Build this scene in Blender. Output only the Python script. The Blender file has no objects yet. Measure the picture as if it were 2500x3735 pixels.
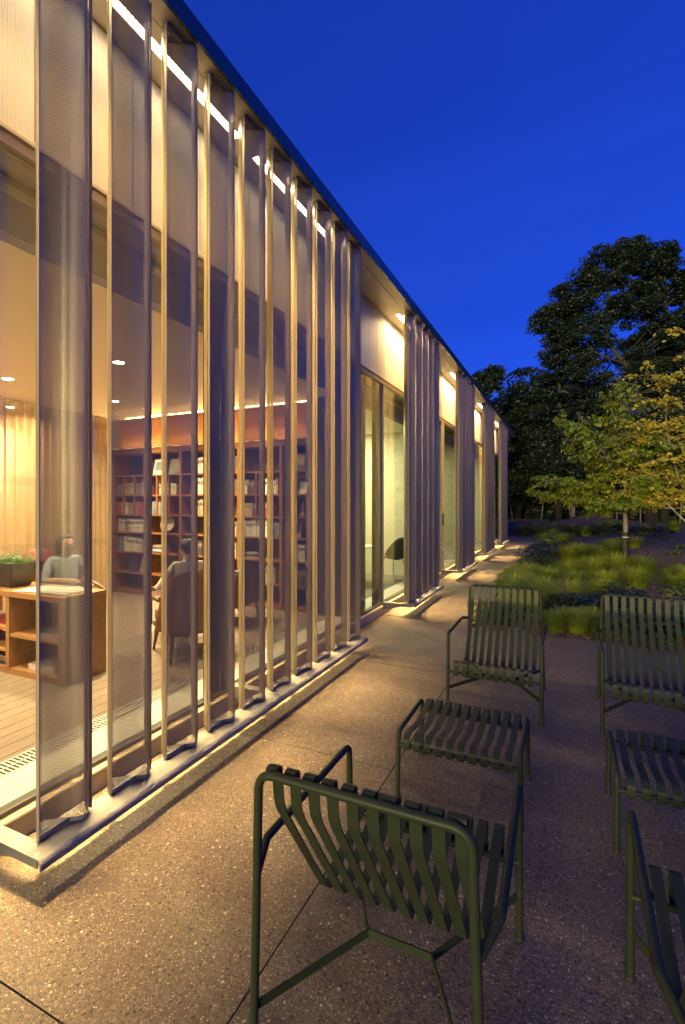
import bpy, bmesh, math, random
import numpy as np
from mathutils import Vector, Matrix
R = math.radians
rnd = random.Random(7)
scene = bpy.context.scene
COL = scene.collection

# ------------------------------------------------------------------ camera
cam_d = bpy.data.cameras.new('camera')
cam = bpy.data.objects.new('camera', cam_d); COL.objects.link(cam)
cam.location = (0, 0, 1.7)
cam.rotation_euler = (R(90), 0, R(24.79))
cam_d.sensor_fit = 'HORIZONTAL'; cam_d.sensor_width = 24.0; cam_d.lens = 17.0
cam_d.shift_y = -0.0166
cam_d.clip_start = 0.05; cam_d.clip_end = 2000
scene.camera = cam

# ------------------------------------------------------------------ sky
SKY_STRENGTH = 0.15
SUN_ELEV, SUN_ROT = R(6.0), R(200)
world = bpy.data.worlds.new('World'); scene.world = world; world.use_nodes = True
wn, wl = world.node_tree.nodes, world.node_tree.links
bg = wn['Background']
sky = wn.new('ShaderNodeTexSky'); sky.sky_type = 'NISHITA'; sky.sun_disc = False
sky.sun_elevation = SUN_ELEV; sky.sun_rotation = SUN_ROT
sky.air_density = 1.0; sky.dust_density = 0.0; sky.ozone_density = 6.0
tint = wn.new('ShaderNodeMix'); tint.data_type = 'RGBA'; tint.blend_type = 'MULTIPLY'
tint.inputs['Factor'].default_value = 1.0
tint.inputs['B'].default_value = (0.13, 0.24, 1.25, 1)
gam = wn.new('ShaderNodeGamma'); gam.inputs['Gamma'].default_value = 0.6
wl.new(sky.outputs['Color'], gam.inputs['Color']); wl.new(gam.outputs['Color'], tint.inputs['A'])
cn = wn.new('ShaderNodeTexNoise'); cn.inputs['Scale'].default_value = 2.2; cn.inputs['Detail'].default_value = 6
cm = wn.new('ShaderNodeMapping'); cm.inputs['Scale'].default_value = (1, 1, 4.5)
wl.new(wn.new('ShaderNodeTexCoord').outputs['Generated'], cm.inputs['Vector']); wl.new(cm.outputs['Vector'], cn.inputs['Vector'])
cr = wn.new('ShaderNodeValToRGB'); cr.color_ramp.elements[0].position = 0.35; cr.color_ramp.elements[0].color = (0.95, 0.95, 0.96, 1)
cr.color_ramp.elements[1].position = 0.75; cr.color_ramp.elements[1].color = (1.18, 1.12, 1.05, 1)
wl.new(cn.outputs['Fac'], cr.inputs['Fac'])
cl = wn.new('ShaderNodeMix'); cl.data_type = 'RGBA'; cl.blend_type = 'MULTIPLY'; cl.inputs['Factor'].default_value = 1.0
wl.new(tint.outputs['Result'], cl.inputs['A']); wl.new(cr.outputs['Color'], cl.inputs['B'])
wl.new(cl.outputs['Result'], bg.inputs['Color'])
bg.inputs['Strength'].default_value = SKY_STRENGTH

# warm low fill added behind the camera to brighten the garden beyond dusk light
sun_fill_d = bpy.data.lights.new('sun', 'SUN'); sun_fill_d.energy = 2.4; sun_fill_d.angle = R(22); sun_fill_d.color = (1.0, 0.84, 0.38)
sun = bpy.data.objects.new('sun', sun_fill_d); COL.objects.link(sun)
sun.rotation_euler = (R(83), 0, R(-6))

scene.view_settings.view_transform = 'Standard'
scene.view_settings.look = 'None'
scene.view_settings.exposure = 1.0
scene.view_settings.gamma = 1.0
scene.view_settings.use_curve_mapping = False
cy = scene.cycles
cy.max_bounces = 8; cy.diffuse_bounces = 4; cy.glossy_bounces = 4
cy.transmission_bounces = 4; cy.transparent_max_bounces = 40
cy.caustics_reflective = False; cy.caustics_refractive = False
cy.sample_clamp_indirect = 4.0; cy.sample_clamp_direct = 0.0
cy.use_denoising = True
try: cy.denoiser = 'OPENIMAGEDENOISE'
except Exception: pass
cy.use_light_tree = True

WARM = (1.0, 0.67, 0.25)
STRIP_W = 23.0        # watts per metre of soffit strip
WIDE_W = 1.8
# ------------------------------------------------------------------ helpers
def tag(o, label=None, cat=None, group=None, kind=None):
    if label: o['label'] = label
    if cat: o['category'] = cat
    if group: o['group'] = group
    if kind: o['kind'] = kind
    return o

def empty(name, loc=(0, 0, 0), rz=0.0, parent=None):
    o = bpy.data.objects.new(name, None); COL.objects.link(o)
    o.location = loc; o.rotation_euler = (0, 0, rz); o.empty_display_size = 0.2
    if parent: o.parent = parent
    return o

class MB:
    """collects geometry; build() links it as ONE mesh object"""
    def __init__(s): s.v = []; s.f = []; s.uv = None; s.mi = []
    def quad(s, a, b, c, d):
        n = len(s.v); s.v += [a, b, c, d]; s.f.append((n, n+1, n+2, n+3))
    def box(s, x0, x1, y0, y1, z0, z1, bev=0.0):
        if bev > 0:
            return s.bbox(x0, x1, y0, y1, z0, z1, bev)
        n = len(s.v)
        s.v += [(x0,y0,z0),(x1,y0,z0),(x1,y1,z0),(x0,y1,z0),(x0,y0,z1),(x1,y0,z1),(x1,y1,z1),(x0,y1,z1)]
        for q in ((0,3,2,1),(4,5,6,7),(0,1,5,4),(1,2,6,5),(2,3,7,6),(3,0,4,7)):
            s.f.append(tuple(n+i for i in q))
        return s
    def bbox(s, x0, x1, y0, y1, z0, z1, b):
        bm = bmesh.new()
        bmesh.ops.create_cube(bm, size=1)
        for v in bm.verts:
            v.co = ((x0+x1)/2+v.co.x*(x1-x0), (y0+y1)/2+v.co.y*(y1-y0), (z0+z1)/2+v.co.z*(z1-z0))
        bmesh.ops.bevel(bm, geom=bm.edges[:], offset=b, segments=2, profile=0.6, affect='EDGES')
        s.addbm(bm); bm.free(); return s
    def addbm(s, bm):
        n = len(s.v); bm.verts.index_update()
        s.v += [tuple(v.co) for v in bm.verts]
        s.f += [tuple(n+v.index for v in f.verts) for f in bm.faces]
    def tube(s, pts, rad, n=10, caps=True, flat=None):
        """tube through pts; rad scalar or list; parallel transport frame"""
        P = [Vector(p) for p in pts]
        m = len(P); rr = rad if isinstance(rad, (list, tuple)) else [rad]*m
        T = []
        for i in range(m):
            if i == 0: t = P[1]-P[0]
            elif i == m-1: t = P[-1]-P[-2]
            else: t = (P[i+1]-P[i]).normalized()+(P[i]-P[i-1]).normalized()
            T.append(t.normalized())
        ref = Vector((0,0,1)) if abs(T[0].z) < 0.9 else Vector((1,0,0))
        u = T[0].cross(ref).normalized()
        base = len(s.v)
        for i in range(m):
            if i > 0:
                u = (u - T[i]*u.dot(T[i])).normalized()
            w = T[i].cross(u)
            for k in range(n):
                a = 2*math.pi*k/n
                q = P[i] + (u*math.cos(a)+w*math.sin(a))*rr[i]
                s.v.append(tuple(q))
        for i in range(m-1):
            for k in range(n):
                k2 = (k+1) % n
                s.f.append((base+i*n+k, base+i*n+k2, base+(i+1)*n+k2, base+(i+1)*n+k))
        if caps:
            s.f.append(tuple(base+k for k in range(n))[::-1])
            s.f.append(tuple(base+(m-1)*n+k for k in range(n)))
        return s
    def prism_y(s, prof, y0, y1):
        """closed profile [(x,z)] extruded along y"""
        n = len(s.v); m = len(prof)
        s.v += [(x, y0, z) for x, z in prof] + [(x, y1, z) for x, z in prof]
        s.f.append(tuple(n+i for i in range(m))); s.f.append(tuple(n+m+i for i in range(m))[::-1])
        for i in range(m):
            j = (i+1) % m
            s.f.append((n+i, n+m+i, n+m+j, n+j))
        return s
    def prism_z(s, prof, z0, z1):
        n = len(s.v); m = len(prof)
        s.v += [(x, y, z0) for x, y in prof] + [(x, y, z1) for x, y in prof]
        s.f.append(tuple(n+i for i in range(m))[::-1]); s.f.append(tuple(n+m+i for i in range(m)))
        for i in range(m):
            j = (i+1) % m
            s.f.append((n+i, n+j, n+m+j, n+m+i))
        return s
    def prism_x(s, prof, x0, x1):
        n = len(s.v); m = len(prof)
        s.v += [(x0, y, z) for y, z in prof] + [(x1, y, z) for y, z in prof]
        s.f.append(tuple(n+i for i in range(m))[::-1]); s.f.append(tuple(n+m+i for i in range(m)))
        for i in range(m):
            j = (i+1) % m
            s.f.append((n+i, n+j, n+m+j, n+m+i))
        return s
    def lathe(s, prof, n=20, c=(0,0,0)):
        base = len(s.v)
        for r, z in prof:
            for k in range(n):
                a = 2*math.pi*k/n
                s.v.append((c[0]+r*math.cos(a), c[1]+r*math.sin(a), c[2]+z))
        for i in range(len(prof)-1):
            for k in range(n):
                k2 = (k+1) % n
                s.f.append((base+i*n+k, base+i*n+k2, base+(i+1)*n+k2, base+(i+1)*n+k))
        s.f.append(tuple(base+k for k in range(n))[::-1])
        s.f.append(tuple(base+(len(prof)-1)*n+k for k in range(n)))
        return s
    def mesh(s, name, mat, smooth=False, angle=None):
        me = bpy.data.meshes.new(name); me.from_pydata(s.v, [], s.f); me.update()
        bm = bmesh.new(); bm.from_mesh(me); bmesh.ops.recalc_face_normals(bm, faces=bm.faces); bm.to_mesh(me); bm.free()
        if mat: me.materials.append(mat)
        if smooth:
            me.polygons.foreach_set('use_smooth', [True]*len(me.polygons))
            if angle is not None:
                try: me.set_sharp_from_angle(angle=angle)
                except Exception: pass
        return me
    def build(s, name, mat, parent=None, smooth=False, angle=None):
        return link(name, s.mesh(name, mat, smooth, angle), parent)

def link(name, me, parent=None, loc=None, rz=None):
    o = bpy.data.objects.new(name, me); COL.objects.link(o)
    if parent: o.parent = parent
    if loc: o.location = loc
    if rz is not None: o.rotation_euler = (0, 0, rz)
    return o

def copy_tree(o, parent=None):
    c = o.copy(); COL.objects.link(c); c.parent = parent
    for ch in o.children: copy_tree(ch, c)
    return c

def np_mesh(name, V, Fq, mat, nper=4, smooth=False):
    """fast mesh: V (N,3) float, Fq (M,nper) int"""
    me = bpy.data.meshes.new(name)
    V = np.asarray(V, dtype=np.float32); Fq = np.asarray(Fq, dtype=np.int32)
    me.vertices.add(len(V)); me.vertices.foreach_set('co', V.ravel())
    me.loops.add(Fq.size); me.loops.foreach_set('vertex_index', Fq.ravel())
    me.polygons.add(len(Fq))
    me.polygons.foreach_set('loop_start', np.arange(0, Fq.size, nper, dtype=np.int32))
    me.polygons.foreach_set('loop_total', np.full(len(Fq), nper, dtype=np.int32))
    if smooth: me.polygons.foreach_set('use_smooth', np.ones(len(Fq), dtype=bool))
    me.update(calc_edges=True); me.validate()
    if mat: me.materials.append(mat)
    return me

# ------------------------------------------------------------------ materials
class NT:
    def __init__(s, name):
        s.m = bpy.data.materials.new(name); s.m.use_nodes = True
        s.n = s.m.node_tree.nodes; s.l = s.m.node_tree.links
        s.p = s.n['Principled BSDF']; s.out = s.n['Material Output']
    def new(s, t, **kw):
        x = s.n.new(t)
        for k, v in kw.items(): setattr(x, k, v)
        return x
    def link(s, a, b): s.l.new(a, b)
    def math(s, op, a, b=None, clamp=False):
        x = s.n.new('ShaderNodeMath'); x.operation = op; x.use_clamp = clamp
        for i, q in enumerate((a, b)):
            if q is None: continue
            if isinstance(q, (int, float)): x.inputs[i].default_value = q
            else: s.l.new(q, x.inputs[i])
        return x.outputs[0]
    def coord(s, which='Object'):
        return s.n.new('ShaderNodeTexCoord').outputs[which]
    def mapping(s, vec, scale=(1,1,1), loc=(0,0,0)):
        x = s.n.new('ShaderNodeMapping'); x.inputs['Scale'].default_value = scale; x.inputs['Location'].default_value = loc
        s.l.new(vec, x.inputs['Vector']); return x.outputs['Vector']
    def noise(s, vec, scale, detail=4, rough=0.55, out='Fac'):
        x = s.n.new('ShaderNodeTexNoise'); x.inputs['Scale'].default_value = scale
        x.inputs['Detail'].default_value = detail; x.inputs['Roughness'].default_value = rough
        s.l.new(vec, x.inputs['Vector']); return x.outputs[out]
    def vor(s, vec, scale, out='Distance', feature='F1', rand=1.0):
        x = s.n.new('ShaderNodeTexVoronoi'); x.feature = feature; x.inputs['Scale'].default_value = scale
        x.inputs['Randomness'].default_value = rand
        s.l.new(vec, x.inputs['Vector']); return x.outputs[out]
    def ramp(s, fac, stops, interp='LINEAR'):
        x = s.n.new('ShaderNodeValToRGB'); x.color_ramp.interpolation = interp
        e = x.color_ramp.elements
        while len(e) > 1: e.remove(e[-1])
        for i, (p, c) in enumerate(stops):
            if i == 0: e[0].position = p; el = e[0]
            else: el = e.new(p)
            el.color = (c[0], c[1], c[2], 1)
        s.l.new(fac, x.inputs['Fac']); return x.outputs['Color']
    def mix(s, fac, a, b, mode='MIX'):
        x = s.n.new('ShaderNodeMix'); x.data_type = 'RGBA'; x.blend_type = mode
        for key, q in (('Factor', fac), ('A', a), ('B', b)):
            if isinstance(q, (int, float)): x.inputs[key].default_value = q
            elif isinstance(q, tuple): x.inputs[key].default_value = (q[0], q[1], q[2], 1)
            else: s.l.new(q, x.inputs[key])
        return x.outputs['Result']
    def bump(s, h, strength=0.3, dist=0.01, normal=None):
        x = s.n.new('ShaderNodeBump'); x.inputs['Strength'].default_value = strength; x.inputs['Distance'].default_value = dist
        s.l.new(h, x.inputs['Height'])
        if normal: s.l.new(normal, x.inputs['Normal'])
        s.l.new(x.outputs['Normal'], s.p.inputs['Normal']); return x.outputs['Normal']
    def color(s, c):
        if isinstance(c, tuple): s.p.inputs['Base Color'].default_value = (c[0], c[1], c[2], 1)
        else: s.l.new(c, s.p.inputs['Base Color'])
    def rough(s, r):
        if isinstance(r, (int, float)): s.p.inputs['Roughness'].default_value = r
        else: s.l.new(r, s.p.inputs['Roughness'])

def plain(name, col, rough=0.5, metal=0.0, var=0.12, scale=6.0, bump=0.0, bscale=200.0, spec=0.5):
    t = NT(name); c = t.coord('Object')
    n = t.noise(c, scale, 5)
    lo = tuple(max(0, x*(1-var)) for x in col); hi = tuple(min(1, x*(1+var)) for x in col)
    t.color(t.ramp(n, [(0.3, lo), (0.7, hi)]))
    r = t.math('MULTIPLY', t.noise(c, scale*4, 3), 0.12)
    t.rough(t.math('ADD', r, max(0.02, rough-0.06)))
    t.p.inputs['Metallic'].default_value = metal
    t.p.inputs['Specular IOR Level'].default_value = spec
    if bump: t.bump(t.noise(c, bscale, 2), bump, 0.002)
    return t.m

def emit(name, col, strength):
    t = NT(name); t.color((0.8, 0.8, 0.8))
    t.p.inputs['Emission Color'].default_value = (*col, 1); t.p.inputs['Emission Strength'].default_value = strength
    return t.m

def wood(name, c1, c2, axis='X', rough=0.38, scale=1.0):
    t = NT(name); c = t.coord('Object')
    sc = {'X': (1.2, 22, 22), 'Y': (22, 1.2, 22), 'Z': (22, 22, 1.2)}[axis]
    v = t.mapping(c, tuple(q*scale for q in sc))
    n = t.noise(v, 1.0, 6, 0.6)
    n2 = t.noise(t.mapping(c, tuple(q*4*scale for q in sc)), 1.0, 3, 0.5)
    f = t.math('ADD', t.math('MULTIPLY', n, 0.75), t.math('MULTIPLY', n2, 0.25))
    t.color(t.ramp(f, [(0.32, c1), (0.68, c2)])); t.rough(rough)
    t.bump(n2, 0.08, 0.002)
    return t.m

def mat_concrete():
    t = NT('exposed_aggregate_concrete'); g = t.new('ShaderNodeNewGeometry'); c = g.outputs['Position']
    # two sizes of pebble in a brown-grey paste
    big = t.vor(c, 68, 'Color'); bigd = t.vor(c, 68, 'Distance')
    sm = t.vor(c, 150, 'Color'); smd = t.vor(c, 150, 'Distance')
    sepb = t.new('ShaderNodeSeparateColor'); t.link(big, sepb.inputs[0])
    seps = t.new('ShaderNodeSeparateColor'); t.link(sm, seps.inputs[0])
    peb = [(0.0,(0.056,0.038,0.030)),(0.22,(0.118,0.087,0.066)),(0.45,(0.174,0.130,0.096)),(0.62,(0.222,0.164,0.115)),(0.78,(0.266,0.161,0.086)),(0.88,(0.311,0.259,0.205)),(0.965,(0.488,0.434,0.370))]
    cb = t.ramp(sepb.outputs[0], peb, 'CONSTANT'); cs = t.ramp(seps.outputs[0], peb, 'CONSTANT')
    paste = t.ramp(t.noise(c, 40, 5), [(0.3,(0.105,0.080,0.062)),(0.7,(0.168,0.130,0.098))])
    ms = t.math('LESS_THAN', smd, 0.46)
    a = t.mix(ms, paste, cs)
    mb = t.math('MULTIPLY', t.math('LESS_THAN', bigd, 0.42), t.math('GREATER_THAN', sepb.outputs[1], 0.62))
    b = t.mix(mb, a, cb)
    # rain wear: large soft stains
    st = t.ramp(t.noise(c, 0.9, 5, 0.6), [(0.30,(0.60,0.60,0.62)),(0.66,(1.0,1.0,1.0))])
    b2 = t.mix(1.0, b, st, 'MULTIPLY')
    t.color(b2)
    t.rough(t.ramp(t.noise(c, 3, 3), [(0.3,(0.55,)*3),(0.7,(0.8,)*3)]))
    h = t.math('ADD', t.math('MULTIPLY', t.math('SUBTRACT', 0.6, bigd), mb), t.math('MULTIPLY', t.math('SUBTRACT', 0.6, smd), 0.45))
    t.bump(h, 0.6, 0.004)
    return t.m

def mat_mulch():
    t = NT('bark_mulch'); g = t.new('ShaderNodeNewGeometry'); c = g.outputs['Position']
    v = t.mapping(c, (1, 1, 1))
    n = t.noise(v, 45, 6, 0.7); n2 = t.noise(v, 1.3, 4)
    vd = t.vor(t.mapping(c, (1.0, 2.4, 1.0)), 22, 'Color'); sp = t.new('ShaderNodeSeparateColor'); t.link(vd, sp.inputs[0])
    chip = t.ramp(sp.outputs[0], [(0.0,(0.10,0.065,0.048)),(0.4,(0.24,0.152,0.11)),(0.75,(0.37,0.25,0.185)),(0.93,(0.48,0.36,0.275))])
    a = t.mix(t.ramp(n, [(0.42,(0,0,0)),(0.6,(1,1,1))]), (0.035,0.023,0.018), chip)
    t.color(t.mix(t.math('MULTIPLY', n2, 0.5), a, (0.10,0.072,0.055)))
    t.rough(0.9); t.bump(t.math('ADD', n, sp.outputs[1]), 0.8, 0.03)
    return t.m

def mat_leaf(name, c1, c2, rough=0.5, trans=0.35, scale=3.0):
    t = NT(name); c = t.coord('Object')
    oi = t.new('ShaderNodeObjectInfo')
    n = t.math('ADD', t.noise(c, scale, 4), t.math('MULTIPLY', t.math('SUBTRACT', oi.outputs['Random'], 0.5), 0.42))   # each plant a little different
    t.color(t.ramp(n, [(0.2, tuple(q*0.8 for q in c1)), (0.4, c1), (0.7, c2)])); t.rough(rough)
    tr = t.new('ShaderNodeBsdfTranslucent')
    t.link(t.ramp(n, [(0.3, tuple(q*1.3 for q in c1)), (0.7, tuple(q*1.3 for q in c2))]), tr.inputs['Color'])
    mx = t.new('ShaderNodeMixShader'); mx.inputs[0].default_value = trans
    t.link(t.p.outputs[0], mx.inputs[1]); t.link(tr.outputs[0], mx.inputs[2]); t.link(mx.outputs[0], t.out.inputs['Surface'])
    return t.m

def mat_perf(far=False):
    t = NT('perforated_aluminium_far' if far else 'perforated_aluminium')
    uv = t.new('ShaderNodeUVMap').outputs['UV']
    sep = t.new('ShaderNodeSeparateXYZ'); t.link(uv, sep.inputs[0])
    P = 0.0078; Q = P*math.sqrt(3); r = 0.00220
    def d(off):
        fu = t.math('MULTIPLY', t.math('SUBTRACT', t.math('FRACT', t.math('ADD', t.math('DIVIDE', sep.outputs[0], P), off)), 0.5), P)
        fv = t.math('MULTIPLY', t.math('SUBTRACT', t.math('FRACT', t.math('ADD', t.math('DIVIDE', sep.outputs[1], Q), off)), 0.5), Q)
        return t.math('ADD', t.math('MULTIPLY', fu, fu), t.math('MULTIPLY', fv, fv))
    hole = t.math('LESS_THAN', t.math('MINIMUM', d(0.0), d(0.5)), r*r)
    c = t.coord('Object')
    t.color(t.ramp(t.noise(t.mapping(c, (8, 8, 0.6)), 1.0, 4), [(0.3,(0.45,0.36,0.225)),(0.7,(0.53,0.43,0.275))]))
    t.p.inputs['Metallic'].default_value = 0.4; t.rough(0.36)
    tr = t.new('ShaderNodeBsdfTransparent')
    mx = t.new('ShaderNodeMixShader')
    if far: mx.inputs[0].default_value = 0.16        # holes far below a pixel, seen at a slant
    else: t.link(hole, mx.inputs[0])
    t.link(t.p.outputs[0], mx.inputs[1]); t.link(tr.outputs[0], mx.inputs[2]); t.link(mx.outputs[0], t.out.inputs['Surface'])
    return t.m

def mat_glass(name='window_glass', tintc=(0.90, 0.94, 0.90)):
    t = NT(name)
    tr = t.new('ShaderNodeBsdfTransparent'); tr.inputs['Color'].default_value = (*tintc, 1)
    gl = t.new('ShaderNodeBsdfGlossy'); gl.inputs['Roughness'].default_value = 0.004; gl.inputs['Color'].default_value = (1, 1, 1, 1)
    g = t.new('ShaderNodeNewGeometry'); dt = t.new('ShaderNodeVectorMath', operation='DOT_PRODUCT')
    t.link(g.outputs['Incoming'], dt.inputs[0]); t.link(g.outputs['Normal'], dt.inputs[1])
    om = t.math('SUBTRACT', 1.0, t.math('ABSOLUTE', dt.outputs['Value']))
    fr = t.math('MULTIPLY_ADD', t.math('POWER', om, 5.0), 0.957); fr.node.inputs[2].default_value = 0.043
    mx = t.new('ShaderNodeMixShader'); t.link(fr, mx.inputs[0])
    t.link(tr.outputs[0], mx.inputs[1]); t.link(gl.outputs[0], mx.inputs[2]); t.link(mx.outputs[0], t.out.inputs['Surface'])
    return t.m

def mat_cladding():
    t = NT('ribbed_cladding'); c = t.coord('Object')
    sep = t.new('ShaderNodeSeparateXYZ'); t.link(c, sep.inputs[0])
    rib = t.math('SINE', t.math('MULTIPLY', sep.outputs[1], 2*math.pi/0.0125))
    n = t.noise(t.mapping(c, (1, 60, 90)), 1.0, 3)
    t.color(t.ramp(t.noise(c, 3, 4), [(0.3,(0.60,0.565,0.50)),(0.7,(0.68,0.64,0.575))])); t.rough(0.55)
    t.bump(t.math('ADD', rib, t.math('MULTIPLY', n, 1.6)), 0.35, 0.003)
    return t.m

def mat_carpet():
    t = NT('striped_carpet'); c = t.coord('Object')
    sep = t.new('ShaderNodeSeparateXYZ'); t.link(c, sep.inputs[0])
    w = t.math('ADD', t.math('MULTIPLY', sep.outputs[0], 1/0.135), t.math('MULTIPLY', t.noise(t.mapping(c,(2,0.7,1)), 1.0, 3), 0.25))
    fr = t.math('FRACT', w)
    edge = t.ramp(fr, [(0.0,(0,0,0)),(0.07,(1,1,1)),(0.92,(1,1,1)),(1.0,(0,0,0))])
    n = t.noise(t.mapping(c, (60, 8, 60)), 1.0, 4)
    base = t.ramp(t.math('ADD', t.math('MULTIPLY', n, 0.6), t.math('MULTIPLY', t.noise(t.mapping(c,(6,1.2,1)),1.0,3), 0.4)), [(0.3,(0.19,0.138,0.098)),(0.7,(0.31,0.238,0.175))])
    t.color(t.mix(edge, (0.075,0.052,0.036), base)); t.rough(0.95)
    t.bump(t.math('ADD', n, t.math('MULTIPLY', fr, 0.3)), 0.35, 0.006)
    return t.m

def mat_curtain():
    t = NT('sheer_curtain'); c = t.coord('Object')
    n = t.noise(t.mapping(c, (1, 30, 2)), 1.0, 4); n2 = t.noise(t.mapping(c, (1, 2, 160)), 1.0, 3)
    f = t.math('ADD', t.math('MULTIPLY', n, 0.5), t.math('MULTIPLY', n2, 0.5))
    col = t.ramp(f, [(0.3,(0.42,0.29,0.15)),(0.7,(0.60,0.45,0.26))])
    sz = t.new('ShaderNodeSeparateXYZ'); t.link(c, sz.inputs[0])
    zz = t.math('ADD', sz.outputs[2], t.math('MULTIPLY', t.noise(t.mapping(c,(1,9,1)), 1.0, 2), 0.03))
    band = t.math('LESS_THAN', t.math('FRACT', t.math('DIVIDE', zz, 0.97)), 0.12)     # woven denser bands
    col = t.mix(t.math('MULTIPLY', band, 0.38), col, (0.30, 0.19, 0.09))
    t.color(col); t.rough(0.9)
    tr = t.new('ShaderNodeBsdfTranslucent'); t.link(col, tr.inputs['Color'])
    tp = t.new('ShaderNodeBsdfTransparent')
    m1 = t.new('ShaderNodeMixShader'); m1.inputs[0].default_value = 0.6
    t.link(t.p.outputs[0], m1.inputs[1]); t.link(tr.outputs[0], m1.inputs[2])
    m2 = t.new('ShaderNodeMixShader'); m2.inputs[0].default_value = 0.22
    t.link(m1.outputs[0], m2.inputs[1]); t.link(tp.outputs[0], m2.inputs[2]); t.link(m2.outputs[0], t.out.inputs['Surface'])
    return t.m

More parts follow.
